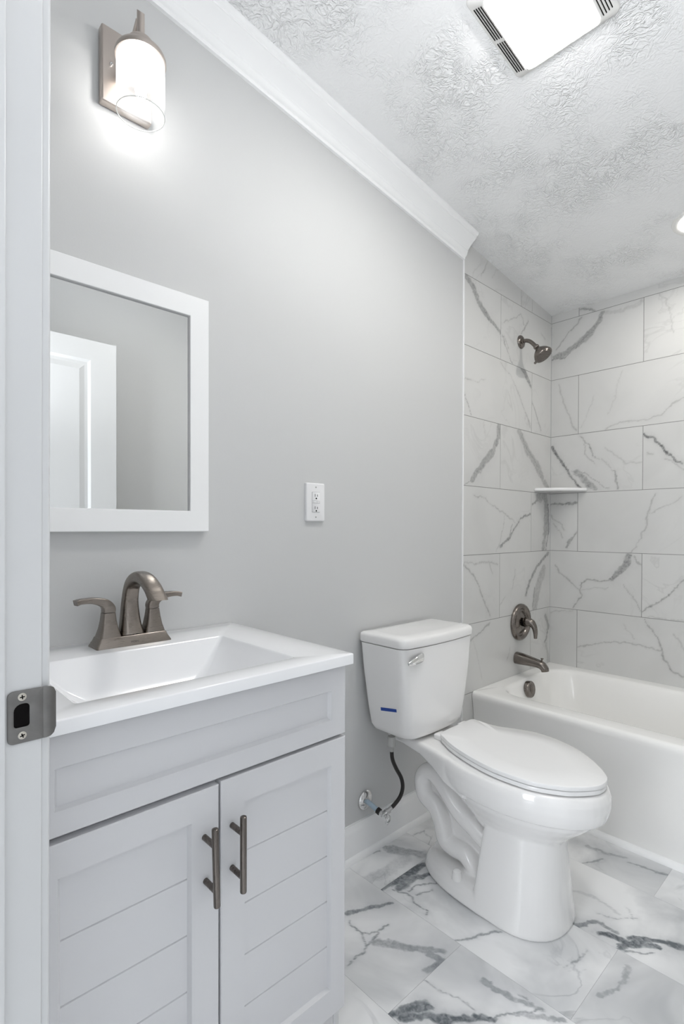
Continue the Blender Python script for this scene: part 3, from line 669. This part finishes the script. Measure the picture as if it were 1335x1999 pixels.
# ------------------------------------------------------------------ vanity cabinet
VY0, VY1, VX = -2.597, -1.9925, 0.480
vc = thing('vanity_cabinet', 'white vanity cabinet with grooved doors standing against the grey wall', 'cabinet', (0.24, -2.295, 0))
bm = B(); t = 0.016
box(bm, 0.0, VX-0.019, VY0, VY0+t, 0.0, 0.869); box(bm, 0.0, VX-0.019, VY1-t, VY1, 0.0, 0.869)
box(bm, 0.0, VX-0.019, VY0+t, VY1-t, 0.09, 0.106); box(bm, 0.0, 0.012, VY0+t, VY1-t, 0.106, 0.869)
box(bm, VX-0.04, VX-0.020, VY0+t, VY1-t, 0.02, 0.108); box(bm, VX-0.037, VX-0.020, VY0+t, VY1-t, 0.69, 0.869)
obj('body', bm, M_CAB, vc, bevel=0.001, seg=2)
def front(name, y0, y1, z0, z1, py0, py1, pz0, pz1, grooves, parent):
    """framed front: flat frame, chamfered reveal, recessed boards"""
    bm = B(); to = lambda u, v, d: (d, u, v)
    e = 0.0018; xi = VX-0.0082
    def rc(a, b, c, d): return [(b, d), (a, d), (a, c), (b, c)]
    q = 0.0048
    rings = [(rc(y0, y1, z0, z1), VX-0.018), (rc(y0, y1, z0, z1), VX-e), (rc(y0+e, y1-e, z0+e, z1-e), VX), (rc(py0, py1, pz0, pz1), VX), (rc(py0+q, py1-q, pz0+q, pz1-q), xi)]
    ringloft(bm, [[to(u, v, d) for u, v in r] for r, d in rings], True, False)
    zs = [pz0+q]+sorted(grooves)+[pz1-q]; g = 0.0016
    for i, (a, b) in enumerate(zip(zs, zs[1:])):          # boards with a V joint between them
        lo = a+(g if i else 0); hi = b-(g if i < len(zs)-2 else 0)
        yy0, yy1 = py0+q, py1-q
        f = [bm.verts.new((xi, yy0, lo)), bm.verts.new((xi, yy1, lo)), bm.verts.new((xi, yy1, hi)), bm.verts.new((xi, yy0, hi))]; bm.faces.new(f)
        if i < len(zs)-2:
            m0, m1 = bm.verts.new((xi-0.0022, yy1, b)), bm.verts.new((xi-0.0022, yy0, b))
            n0, n1 = bm.verts.new((xi, yy1, b+g)), bm.verts.new((xi, yy0, b+g))
            bm.faces.new((f[3], f[2], m0, m1)); bm.faces.new((m1, m0, n0, n1))
    return obj(name, bm, M_CAB, parent, smooth=False, weld=True)
front('drawer_front', VY0+0.003, VY1+0.0005, 0.7155, 0.864, -2.5685, -2.0335, 0.7525, 0.8155, [], vc)
G = [0.557, 0.459, 0.361, 0.263]
dl = front('door', VY0+0.003, -2.3030, 0.112, 0.7055, -2.5645, -2.3555, 0.171, 0.6545, G, vc)
dr = front('door', -2.2990, VY1+0.0005, 0.112, 0.7085, -2.2495, -2.0335, 0.171, 0.6555, G, vc)
def pull(parent, y_top, y_bot):
    bm = B(); z0, z1 = 0.517, 0.654
    ax = Vector((0, y_top-y_bot, z1-z0)); ln = ax.length
    lathe(bm, [(0.0035, 0), (0.0055, 0.0012), (0.006, 0.003), (0.006, ln-0.003), (0.0055, ln-0.0012), (0.0035, ln)], (VX+0.038, y_bot, z0), ax, 28)
    for z in (0.622, 0.544):
        y = y_bot+(y_top-y_bot)*(z-z0)/(z1-z0); lathe(bm, [(0.0052, 0), (0.0052, 0.036)], (VX-0.0005, y, z), (1, 0, 0), 20)
    return obj('handle', bm, M_BAR, parent)
pull(dl, -2.3325, -2.3285); pull(dr, -2.2765, -2.2765)

# countertop with the moulded basin
bm = B(); CT0, CT1, CX = -2.606, -1.988, 0.503; zt, zb_ = 0.893, 0.871
vt = []
O = lambda q: rrect(-0.003+q, CX-q, CT0+q, CT1-q, 0.005, 6); bx0, bx1, by0, by1 = 0.144, 0.443, -2.530, -2.104
def I(q, r): return rrect(bx0+q, bx1-q*1.1, by0+q*(1 if q < 0.004 else 1.9), by1-q*(1 if q < 0.004 else 1.9), r, 6)
rg = [[(u, v, zb_) for u, v in O(0.004)], [(u, v, zb_) for u, v in O(0)], [(u, v, zt-0.003) for u, v in O(0)], [(u, v, zt-0.0008) for u, v in O(0.0008)], [(u, v, zt) for u, v in O(0.003)],
      [(u, v, zt) for u, v in I(-0.003, 0.010)], [(u, v, zt-0.001) for u, v in I(-0.0006, 0.009)], [(u, v, zt-0.004) for u, v in I(0.001, 0.009)]]
for q, dz, r in ((0.010, 0.022, 0.010), (0.026, 0.056, 0.014), (0.042, 0.082, 0.02), (0.056, 0.093, 0.03), (0.09, 0.098, 0.03)): rg.append([(u, v, zt-dz) for u, v in I(q, r)])
ringloft(bm, rg, False, True)
tp = obj('sink_countertop', bm, M_TOP, angle=50); tag(tp, 'glossy white vanity top with a moulded rectangular sink basin', 'sink countertop')
bm = B(); lathe(bm, [(0.022, 0), (0.022, 0.003), (0.019, 0.005), (0.004, 0.006)], (0.29, -2.302, zt-0.0972), (0, 0, 1), 28); obj('drain', bm, M_NICKEL, tp)

# ------------------------------------------------------------------ faucet
fx, fy, fz = 0.076, -2.303, 0.893
fc_ = thing('sink_faucet', 'brushed nickel two-handle faucet with arched spout on the sink top', 'faucet', (fx, fy, fz))
bm = B(); ringloft(bm, [[(fx+u, fy+v, fz+z) for u, v in rrect(-a, a, -b, b, 0.005, 4)] for a, b, z in ((0.032, 0.086, 0), (0.0315, 0.0855, 0.0025), (0.0265, 0.079, 0.014), (0.0245, 0.0765, 0.021), (0.0235, 0.0755, 0.0222))]); bs = obj('base_plate', bm, M_NICKEL, fc_, angle=45)
cu = bpy.data.curves.new('maker_mark', 'FONT'); cu.body = 'MOEN'; cu.size = 0.0062; cu.align_x = 'CENTER'; cu.align_y = 'CENTER'; cu.extrude = 0.00015
tmp = bpy.data.objects.new('maker_mark_text', cu); mk = bpy.data.objects.new('maker_mark', bpy.data.meshes.new_from_object(tmp)); bpy.data.objects.remove(tmp); bpy.data.curves.remove(cu)
COL.objects.link(mk); mk.data.materials.clear(); mk.data.materials.append(M_MARK)
tl = math.atan2(0.005, 0.0115)
mk.matrix_world = Matrix.Translation((fx+0.0292, fy-0.002, fz+0.0083)) @ Matrix.Rotation(PI/2, 4, 'Z') @ Matrix.Rotation(PI/2-tl, 4, 'X'); mk.parent = bs
bm = B(); R = tube(bm, [(fx, fy, fz+0.020), (fx-0.006, fy, fz+0.055), (fx-0.006, fy, fz+0.100), (fx+0.010, fy, fz+0.138), (fx+0.046, fy, fz+0.157), (fx+0.086, fy, fz+0.155), (fx+0.120, fy, fz+0.140), (fx+0.141, fy, fz+0.123)],
    [0.027, 0.0215, 0.0175, 0.0165, 0.0165, 0.0175, 0.0185, 0.0190], 32, (0, 1, 0), rb=[0.024, 0.0190, 0.0158, 0.0148, 0.0135, 0.0128, 0.0122, 0.0118], sq=3.2, k=10)
d = Vector((0.021, 0, -0.017)).normalized()
for v in R[-1]: v.co += d*((fz+0.1165-v.co.z)/d.z)
spt = obj('spout', bm, M_NICKEL, fc_, angle=45)
bm = B(); lathe(bm, [(0.0112, 0), (0.0108, 0.0012)], (fx+0.1495, fy, fz+0.1166), (0, 0, -1), 20); obj('aerator', bm, M_BLACK, spt, smooth=False)
for sg in (-1, 1):
    yc = fy+0.0515*sg
    bm = B(); ringloft(bm, [[(fx+u, yc+v, fz+z) for u, v in rrect(-a, a, -b, b, min(a, b)*0.32, 5)] for a, b, z in ((0.0225, 0.0235, 0.021), (0.0222, 0.0232, 0.024), (0.0175, 0.0185, 0.040), (0.0145, 0.0152, 0.058), (0.0128, 0.0130, 0.0765))]); hb = obj('handle', bm, M_NICKEL, fc_, angle=50)
    bm = B(); tube(bm, [(fx, yc, fz+0.0775), (fx, yc, fz+0.087), (fx, yc+sg*0.010, fz+0.099), (fx+0.001, yc+sg*0.034, fz+0.1065), (fx+0.002, yc+sg*0.058, fz+0.107), (fx+0.003, yc+sg*0.070, fz+0.1045)],
        [0.0128, 0.0128, 0.0120, 0.0105, 0.0105, 0.0115], 24, (1, 0, 0), rb=[0.0130, 0.0130, 0.0105, 0.0070, 0.0058, 0.0062], sq=7, k=8); obj('lever', bm, M_NICKEL, hb, angle=45)

# ------------------------------------------------------------------ toilet
YC = -1.268
to_ = thing('toilet', 'white two-piece toilet with closed lid standing between vanity and bathtub', 'toilet', (0.40, YC, 0))
def ycen(x): return -1.254-(x-0.30)*0.052
def yseat(x): return -1.2285-(x-0.25)*0.092
def egg(xr, xf, hw, n=56, er=2.0, ef=2.0, split=0.46):
    """outline with a longer nose; er/ef: squareness of rear and front halves"""
    xm = xr+(xf-xr)*split; out = []
    for i in range(n):
        a = 2*PI*i/n; c, s_ = math.cos(a), math.sin(a); e = 2.0/(ef if c > 0 else er)
        L = (xf-xm) if c > 0 else (xm-xr)
        x = xm+L*math.copysign(abs(c)**e, c); y = hw*math.copysign(abs(s_)**e, s_)
        out.append((x, ycen(x)+y))
    return out
bm = B()
ringloft(bm, [[(x, y, z) for x, y in egg(xr, xf, hw, er=er)] for z, xr, xf, hw, er in (
    (0.438, 0.235, 0.757, 0.174, 2.3), (0.434, 0.228, 0.764, 0.180, 2.3), (0.415, 0.222, 0.771, 0.184, 2.3), (0.390, 0.225, 0.771, 0.184, 2.3), (0.368, 0.232, 0.766, 0.180, 2.3), (0.353, 0.240, 0.760, 0.175, 2.3),
    (0.347, 0.250, 0.742, 0.159, 2.3), (0.330, 0.262, 0.731, 0.154, 2.2), (0.308, 0.285, 0.708, 0.142, 2.2), (0.285, 0.312, 0.680, 0.127, 2.2), (0.262, 0.34, 0.655, 0.115, 2.2), (0.235, 0.36, 0.63, 0.10, 2.2))])
ringloft(bm, [[(x, y, z) for x, y in egg(xr, xf, hw, er=9, ef=2.3, split=0.33)] for z, xr, xf, hw in (
    (0.30, 0.452, 0.636, 0.108), (0.25, 0.438, 0.640, 0.116), (0.20, 0.430, 0.645, 0.122), (0.14, 0.424, 0.651, 0.130), (0.08, 0.418, 0.657, 0.139), (0.03, 0.414, 0.662, 0.148), (0.008, 0.412, 0.664, 0.152), (0.0, 0.412, 0.662, 0.150))])
ringloft(bm, [[(x, y, z) for x, y in egg(xr, xf, hw, er=2.6, ef=2.3, split=0.55)] for z, xr, xf, hw in (
    (0.0, 0.166, 0.662, 0.150), (0.008, 0.163, 0.664, 0.153), (0.030, 0.170, 0.655, 0.147), (0.046, 0.182, 0.62, 0.135), (0.054, 0.20, 0.58, 0.115), (0.056, 0.24, 0.52, 0.09))])
web = [(0.185, 0.03), (0.46, 0.03), (0.46, 0.37), (0.30, 0.38), (0.20, 0.325), (0.160, 0.285), (0.172, 0.225), (0.215, 0.185), (0.225, 0.10)]
prism(bm, web, lambda u, v, d: (u, d, v), YC-0.030, YC+0.030)
path = [(0.46, 0.150), (0.385, 0.192), (0.318, 0.228), (0.262, 0.283), (0.222, 0.316), (0.186, 0.315), (0.164, 0.281), (0.176, 0.232), (0.222, 0.204), (0.246, 0.163), (0.262, 0.112), (0.296, 0.098), (0.340, 0.097), (0.372, 0.070), (0.385, 0.03)]
for yy in (YC-0.046, YC+0.046): tube(bm, [(x, yy, z) for x, z in path], 0.0325, 18, (0, 1, 0), rb=[0.030]*3+[0.030]*12, k=6)
deck = []
for x, hw, z0, z1 in ((0.045, 0.100, 0.405, 0.436), (0.12, 0.108, 0.404, 0.438), (0.20, 0.115, 0.394, 0.438), (0.26, 0.128, 0.375, 0.438), (0.32, 0.145, 0.35, 0.437), (0.40, 0.155, 0.33, 0.436)):
    deck.append([(x, YC+u, v) for u, v in rrect(-hw, hw, z0, z1, 0.014, 4)])
ringloft(bm, deck)
bw = obj('bowl', bm, M_CHINA, to_, smooth=False)
r = bw.modifiers.new('unify', 'REMESH'); r.mode = 'VOXEL'; r.voxel_size = 0.0036; r.use_smooth_shade = True
s_ = bw.modifiers.new('soften', 'SMOOTH'); s_.factor = 0.5; s_.iterations = 8
for sg in (-1, 1):
    bm = B(); lathe(bm, [(0.0165, 0), (0.0155, 0.016), (0.013, 0.026), (0.007, 0.031), (0.002, 0.032)], (0.352, YC+sg*0.112, 0.048), (0, 0, 1), 24); obj('bolt_cap', bm, M_CHINA, bw)
# tank: tapering walls, bowed front
def tank_ring(xb, xf, hw, bow, r, z, n=6, yc=YC-0.006):
    out = []
    for x, y in rrect(xb, xf, -hw, hw, [r, r*0.45, r*0.45, r], n):
        w = max(0.0, (x-xb)/(xf-xb)); out.append((x+bow*w*w*max(0, 1-(y/hw)**2), yc+y, z))
    return out
def subdiv(ring, k=3):
    out = []
    for i, p in enumerate(ring):
        q = ring[(i+1) % len(ring)]
        m = k*4 if math.dist(p, q) > 0.08 else 1
        out += [tuple(p[c]+(q[c]-p[c])*t/m for c in range(3)) for t in range(m)]
    return out
def tank_loft(bm, specs):
    rings = []
    for xb, xf, hw, bow, r, z in specs:
        base = [(x, y) for x, y in rrect(xb, xf, -hw, hw, [r, r*0.45, r*0.45, r], 6)]
        dense = []
        for i, p in enumerate(base):
            q = base[(i+1) % len(base)]; m = 12 if (i+1) % 7 == 0 else 1
            dense += [(p[0]+(q[0]-p[0])*t/m, p[1]+(q[1]-p[1])*t/m) for t in range(m)]
        ring = []
        for x, y in dense:
            w = max(0.0, (x-xb)/(xf-xb)); ring.append((x+bow*w*w*(1-(y/hw)**2), YC-0.006+y, z))
        rings.append(ring)
    ringloft(bm, rings)
bm = B(); tank_loft(bm, ((0.060, 0.160, 0.118, 0.012, 0.03, 0.442), (0.040, 0.180, 0.142, 0.014, 0.035, 0.446), (0.028, 0.192, 0.156, 0.015, 0.038, 0.456), (0.022, 0.197, 0.166, 0.015, 0.036, 0.475), (0.019, 0.201, 0.177, 0.015, 0.032, 0.54), (0.015, 0.206, 0.194, 0.015, 0.030, 0.66), (0.011, 0.209, 0.2035, 0.015, 0.029, 0.7645)))
tk = obj('tank', bm, M_CHINA, to_, angle=60)
bm = B(); tank_loft(bm, ((0.016, 0.203, 0.198, 0.015, 0.03, 0.7652), (0.010, 0.211, 0.2055, 0.016, 0.030, 0.768), (0.008, 0.213, 0.2075, 0.016, 0.030, 0.772), (0.008, 0.213, 0.2075, 0.016, 0.030, 0.790), (0.008, 0.210, 0.206, 0.016, 0.032, 0.797), (0.016, 0.202, 0.198, 0.016, 0.03, 0.802), (0.04, 0.17, 0.17, 0.012, 0.03, 0.804)))
obj('tank_lid', bm, M_CHINA, to_, angle=60)
bm = B(); lathe(bm, [(0.015, -0.004), (0.015, 0.006), (0.011, 0.010)], (0.206, -1.395, 0.731), (1, 0, 0), 24)
tube(bm, [(0.217, -1.384, 0.733), (0.222, -1.398, 0.733), (0.226, -1.425, 0.730), (0.227, -1.452, 0.726), (0.225, -1.470, 0.723)], [0.011, 0.0155, 0.0135, 0.010, 0.005], 20, (0, 0, 1), rb=[0.004, 0.007, 0.0065, 0.005, 0.003], sq=2.4); obj('flush_lever', bm, M_CHROME, to_)
# seat and lid
HWL = [(0.2405, 0.06), (0.246, 0.097), (0.272, 0.113), (0.31, 0.133), (0.354, 0.149), (0.42, 0.165), (0.487, 0.174), (0.55, 0.171), (0.625, 0.155), (0.69, 0.116), (0.718, 0.089), (0.745, 0.052), (0.757, 0.027), (0.7605, 0.0)]
HWR = [(0.2395, 0.06), (0.244, 0.096), (0.270, 0.102), (0.305, 0.1035), (0.35, 0.115), (0.40, 0.142), (0.465, 0.169), (0.53, 0.172), (0.60, 0.157), (0.66, 0.125), (0.713, 0.082), (0.745, 0.046), (0.757, 0.024), (0.7605, 0.0)]
prof_l, prof_r = [[tuple(p) for p in spline(h, 4)] for h in (HWL, HWR)]
def lidring(sc_, z):
    pts = [(x, w) for x, w in prof_r]+[(x, -w) for x, w in prof_l[-2::-1]]
    return [(0.5+(x-0.5)*sc_, yseat(0.5+(x-0.5)*sc_)+w*sc_, z) for x, w in pts]
bm = B(); ringloft(bm, [lidring(0.988, 0.4557), lidring(0.998, 0.4563), lidring(1.0, 0.4580), lidring(1.0, 0.4655), lidring(0.997, 0.4675), lidring(0.988, 0.4685), lidring(0.6, 0.4687)]); obj('toilet_lid', bm, M_SEAT, to_, angle=40)
bm = B(); ringloft(bm, [lidring(0.970, 0.4412), lidring(0.988, 0.4418), lidring(0.991, 0.4435), lidring(0.990, 0.4505), lidring(0.982, 0.4528)]); obj('seat', bm, M_SEAT, to_, angle=40)
for sg in (-1, 1):
    bm = B(); box(bm, 0.212, 0.246, -1.228+sg*0.070-0.022, -1.228+sg*0.070+0.022, 0.437, 0.456); obj('hinge', bm, M_SEAT, to_, bevel=0.005)

bm = B()
def face_y(z): return YC-0.006-(0.177+(0.194-0.177)*(z-0.54)/0.12)
R = []
for off in (-0.0003, -0.0012):
    R.append([(x, face_y(z)+off, z) for x, z in ((0.088, 0.5345), (0.160, 0.547), (0.160, 0.5575), (0.088, 0.546))])
ringloft(bm, R); tag(obj('tape_strip', bm, M_TAPE, smooth=False), 'short strip of blue tape stuck on the side of the toilet tank', 'tape')

# water supply
sv = thing('shutoff_valve', 'chrome shutoff valve on a blue-grey pipe stub by the baseboard', 'valve', (0, -1.436, 0.186))
bm = B(); lathe(bm, [(0.034, -0.005), (0.034, 0.002), (0.030, 0.006), (0.016, 0.011), (0.013, 0.011)], (0, -1.436, 0.186), (1, 0, 0), 36); obj('escutcheon', bm, M_CHROME, sv)
bm = B(); lathe(bm, [(0.0085, 0), (0.0085, 0.058)], (0.006, -1.4355, 0.184), (0.077, 0.004, -0.022), 20); obj('pipe', bm, M_PIPE, sv)
bm = B(); lathe(bm, [(0.0115, 0), (0.0115, 0.012), (0.009, 0.013)], (0.056, -1.433, 0.170), (0.077, 0.004, -0.022), 20); obj('nut', bm, M_RUBBER, sv)
bm = B(); lathe(bm, [(0.0085, 0), (0.0095, 0.004), (0.0095, 0.012), (0.007, 0.013), (0.007, 0.030)], (0.068, -1.432, 0.1665), (0.077, 0.004, -0.022), 20)
lathe(bm, [(0.0075, 0), (0.0075, 0.020), (0.009, 0.020), (0.009, 0.032)], (0.084, -1.437, 0.163), (0.10, 0.9, 0.25), 18); obj('valve_body', bm, M_CHROME, sv)
bm = B(); ringloft(bm, [[Vector((0.098, -1.431, 0.1555))+Vector((0.96, 0.05, -0.27))*h+Vector((0, 1, 0.1))*u*0.6+Vector((0.27, 0, 0.96))*v for u, v in [(q*1.15*math.cos(2*PI*i/24), q*1.5*math.sin(2*PI*i/24)) for i in range(24)]] for q, h in ((0.007, 0), (0.0125, 0.002), (0.0125, 0.009), (0.008, 0.012))]); obj('handle', bm, M_CHROME, sv)
sh = thing('supply_hose', 'black braided water hose curving from the shutoff valve up to the tank', 'hose', (0.1, -1.40, 0.2))
bm = B(); tube(bm, [(0.089, -1.405, 0.176), (0.094, -1.385, 0.188), (0.100, -1.362, 0.210), (0.102, -1.351, 0.240), (0.101, -1.358, 0.275), (0.100, -1.385, 0.318), (0.100, -1.404, 0.355), (0.100, -1.409, 0.390)], 0.0068, 16, k=8); obj('hose', bm, M_RUBBER, sh)
bm = B(); lathe(bm, [(0.0078, 0), (0.0078, 0.016), (0.010, 0.017), (0.010, 0.029)], (0.090, -1.398, 0.179), (-0.10, -0.9, -0.25), 18); obj('end_fitting', bm, M_CHROME, sh)
bm = B(); lathe(bm, [(0.008, 0), (0.008, 0.014), (0.0115, 0.016), (0.0145, 0.020), (0.0145, 0.046), (0.013, 0.052)], (0.100, -1.409, 0.385), (0, 0, 1), 12); obj('coupling_nut', bm, M_NUT, sh, angle=20)

# ------------------------------------------------------------------ bathtub
tb = None; bm = B(); x1 = XR-0.002
rg = [[(u, v, z) for u, v in rrect(0.001, x1, y0, -0.001, 0.004, 12)] for y0, z in ((-0.7155, 0.0), (-0.718, 0.02), (-0.734, 0.20), (-0.752, 0.385), (-0.757, 0.402), (-0.7585, 0.415), (-0.756, 0.425), (-0.749, 0.4315), (-0.740, 0.433))]
for q, dz, rr_ in ((-0.004, 0.0, 0.125), (0.003, 0.0012, 0.12), (0.010, 0.006, 0.115), (0.017, 0.016, 0.11), (0.030, 0.07, 0.11), (0.050, 0.20, 0.12), (0.066, 0.28, 0.125), (0.085, 0.312, 0.125), (0.12, 0.33, 0.11), (0.20, 0.335, 0.06)):
    rg.append([(u, v, 0.433-dz) for u, v in rrect(0.060+q, 1.41-q*1.8, -0.672+q, -0.060-q, rr_, 12)])
ringloft(bm, rg); tb = obj('bathtub', bm, M_TUB, angle=60); tag(tb, 'white alcove bathtub with a straight apron below the marble tiles', 'bathtub')
bm = B(); lathe(bm, [(0.036, 0), (0.039, 0.002), (0.039, 0.020), (0.037, 0.023), (0.030, 0.0235), (0.006, 0.0225)], (0.080, -0.402, 0.388), (1, 0, 0.12), 40); ov = obj('overflow_cover', bm, M_DARKN, tb)
bm = B(); ringloft(bm, [[Vector((0.103, -0.402, 0.3905))+Vector((h, u*0.012*q, v*0.027*q)) for u, v in [(math.cos(2*PI*i/24), math.sin(2*PI*i/24)) for i in range(24)]] for q, h in ((1.0, -0.003), (0.8, 0.003), (0.35, 0.007))]); obj('turn_knob', bm, M_DARKN, ov)

ts = thing('tub_spout', 'dark nickel tub spout with a diverter pin on the tiled wall', 'tub spout', (0, -0.36, 0.516))
bm = B(); tube(bm, [(0.0, -0.36, 0.518), (0.030, -0.36, 0.517), (0.070, -0.36, 0.514), (0.105, -0.36, 0.5105), (0.130, -0.36, 0.505), (0.146, -0.36, 0.491), (0.1495, -0.36, 0.478)], [0.029, 0.0285, 0.026, 0.0235, 0.0215, 0.0195, 0.0180], 28, (0, 1, 0), rb=[0.029, 0.028, 0.0235, 0.0200, 0.0190, 0.0175, 0.0165], sq=2.5, k=8); obj('spout', bm, M_DARKN, ts, angle=50)
bm = B(); lathe(bm, [(0.004, 0), (0.004, 0.012), (0.007, 0.017), (0.007, 0.019), (0.002, 0.0195)], (0.132, -0.36, 0.520), (0.1, 0, 1), 20); obj('diverter_pin', bm, M_DARKN, ts)
va = thing('shower_valve', 'dark nickel round shower valve plate with a curved lever, above the tub spout', 'shower valve', (0, -0.328, 0.693))
vo = (0, -0.328, 0.693)
bm = B(); lathe(bm, [(0.092, -0.001), (0.092, 0.007), (0.089, 0.014), (0.082, 0.0185), (0.074, 0.0175), (0.068, 0.012), (0.064, 0.005), (0.058, 0.003), (0.048, 0.006), (0.038, 0.013), (0.026, 0.017)], vo, (1, 0, 0), 56); obj('escutcheon', bm, M_DARKN, va)
bm = B(); lathe(bm, [(0.020, 0.010), (0.020, 0.030), (0.016, 0.031)], vo, (1, 0, 0), 28); obj('hub', bm, M_BLACK, va)
bm = B(); tube(bm, [(0.028, -0.328, 0.697), (0.042, -0.328, 0.699), (0.062, -0.328, 0.695), (0.077, -0.328, 0.677), (0.083, -0.328, 0.652), (0.0835, -0.328, 0.622)], [0.022, 0.0235, 0.0205, 0.0145, 0.0115, 0.0095], 24, (0, 1, 0), rb=[0.022, 0.023, 0.0185, 0.0135, 0.0105, 0.007]); obj('lever', bm, M_DARKN, va, angle=60)
hd = thing('shower_fixture', 'dark nickel shower head on a bent arm high on the tiled wall', 'shower head', (0, -0.336, 2.095))
bm = B(); lathe(bm, [(0.033, -0.001), (0.033, 0.003), (0.030, 0.008), (0.024, 0.011), (0.014, 0.012), (0.013, 0.018), (0.009, 0.019)], (0, -0.336, 2.095), (1, 0, 0), 36); obj('flange', bm, M_DARKN, hd)
bm = B(); tube(bm, [(0.004, -0.336, 2.095), (0.028, -0.336, 2.095), (0.050, -0.336, 2.085), (0.070, -0.336, 2.065), (0.086, -0.336, 2.045)], 0.0095, 18, (0, 1, 0)); obj('arm', bm, M_DARKN, hd)
ha = Vector((0.60, 0, -0.80)).normalized(); ho = Vector((0.079, -0.336, 2.055))
bm = B(); lathe(bm, [(0.0125, 0), (0.0135, 0.002), (0.0135, 0.010), (0.011, 0.013), (0.013, 0.018), (0.020, 0.026), (0.030, 0.036), (0.038, 0.047), (0.042, 0.056), (0.0425, 0.060), (0.0445, 0.061), (0.045, 0.067), (0.043, 0.071), (0.038, 0.0715)], ho, ha, 40); h_ = obj('head', bm, M_DARKN, hd, angle=40)
bm = B(); lathe(bm, [(0.038, 0.0712), (0.037, 0.0735), (0.02, 0.0745)], ho, ha, 40); obj('spray_face', bm, M_BAR, h_)
bm = B(); e_ = ho+ha*0.064+Vector((-0.80, 0, -0.60))*0.045; lathe(bm, [(0.005, -0.004), (0.006, 0.004), (0.0055, 0.009), (0.002, 0.011)], e_, (-0.80, 0, -0.60), 16); obj('spray_tab', bm, M_DARKN, h_)
bm = B(); a_ = Vector((0.196, 0)); c_ = Vector((0, -0.186)); ol = [(0.0005, -0.0005), (0.196, -0.0005), (0.197, -0.012)]
for i in range(1, 12):
    t = i/12; p = Vector((0.197, -0.012)).lerp(Vector((0.012, -0.187)), t)+Vector((0.68, -0.72))*0.022*math.sin(PI*t); ol.append((p.x, p.y))
ol += [(0.012, -0.187), (0.0005, -0.186)]
prism(bm, ol, lambda u, v, d: (u, v, d), 1.359, 1.3735)
tag(obj('corner_shelf', bm, M_SEAT, bevel=0.003), 'small white corner shelf fixed between the two tiled walls', 'shelf')
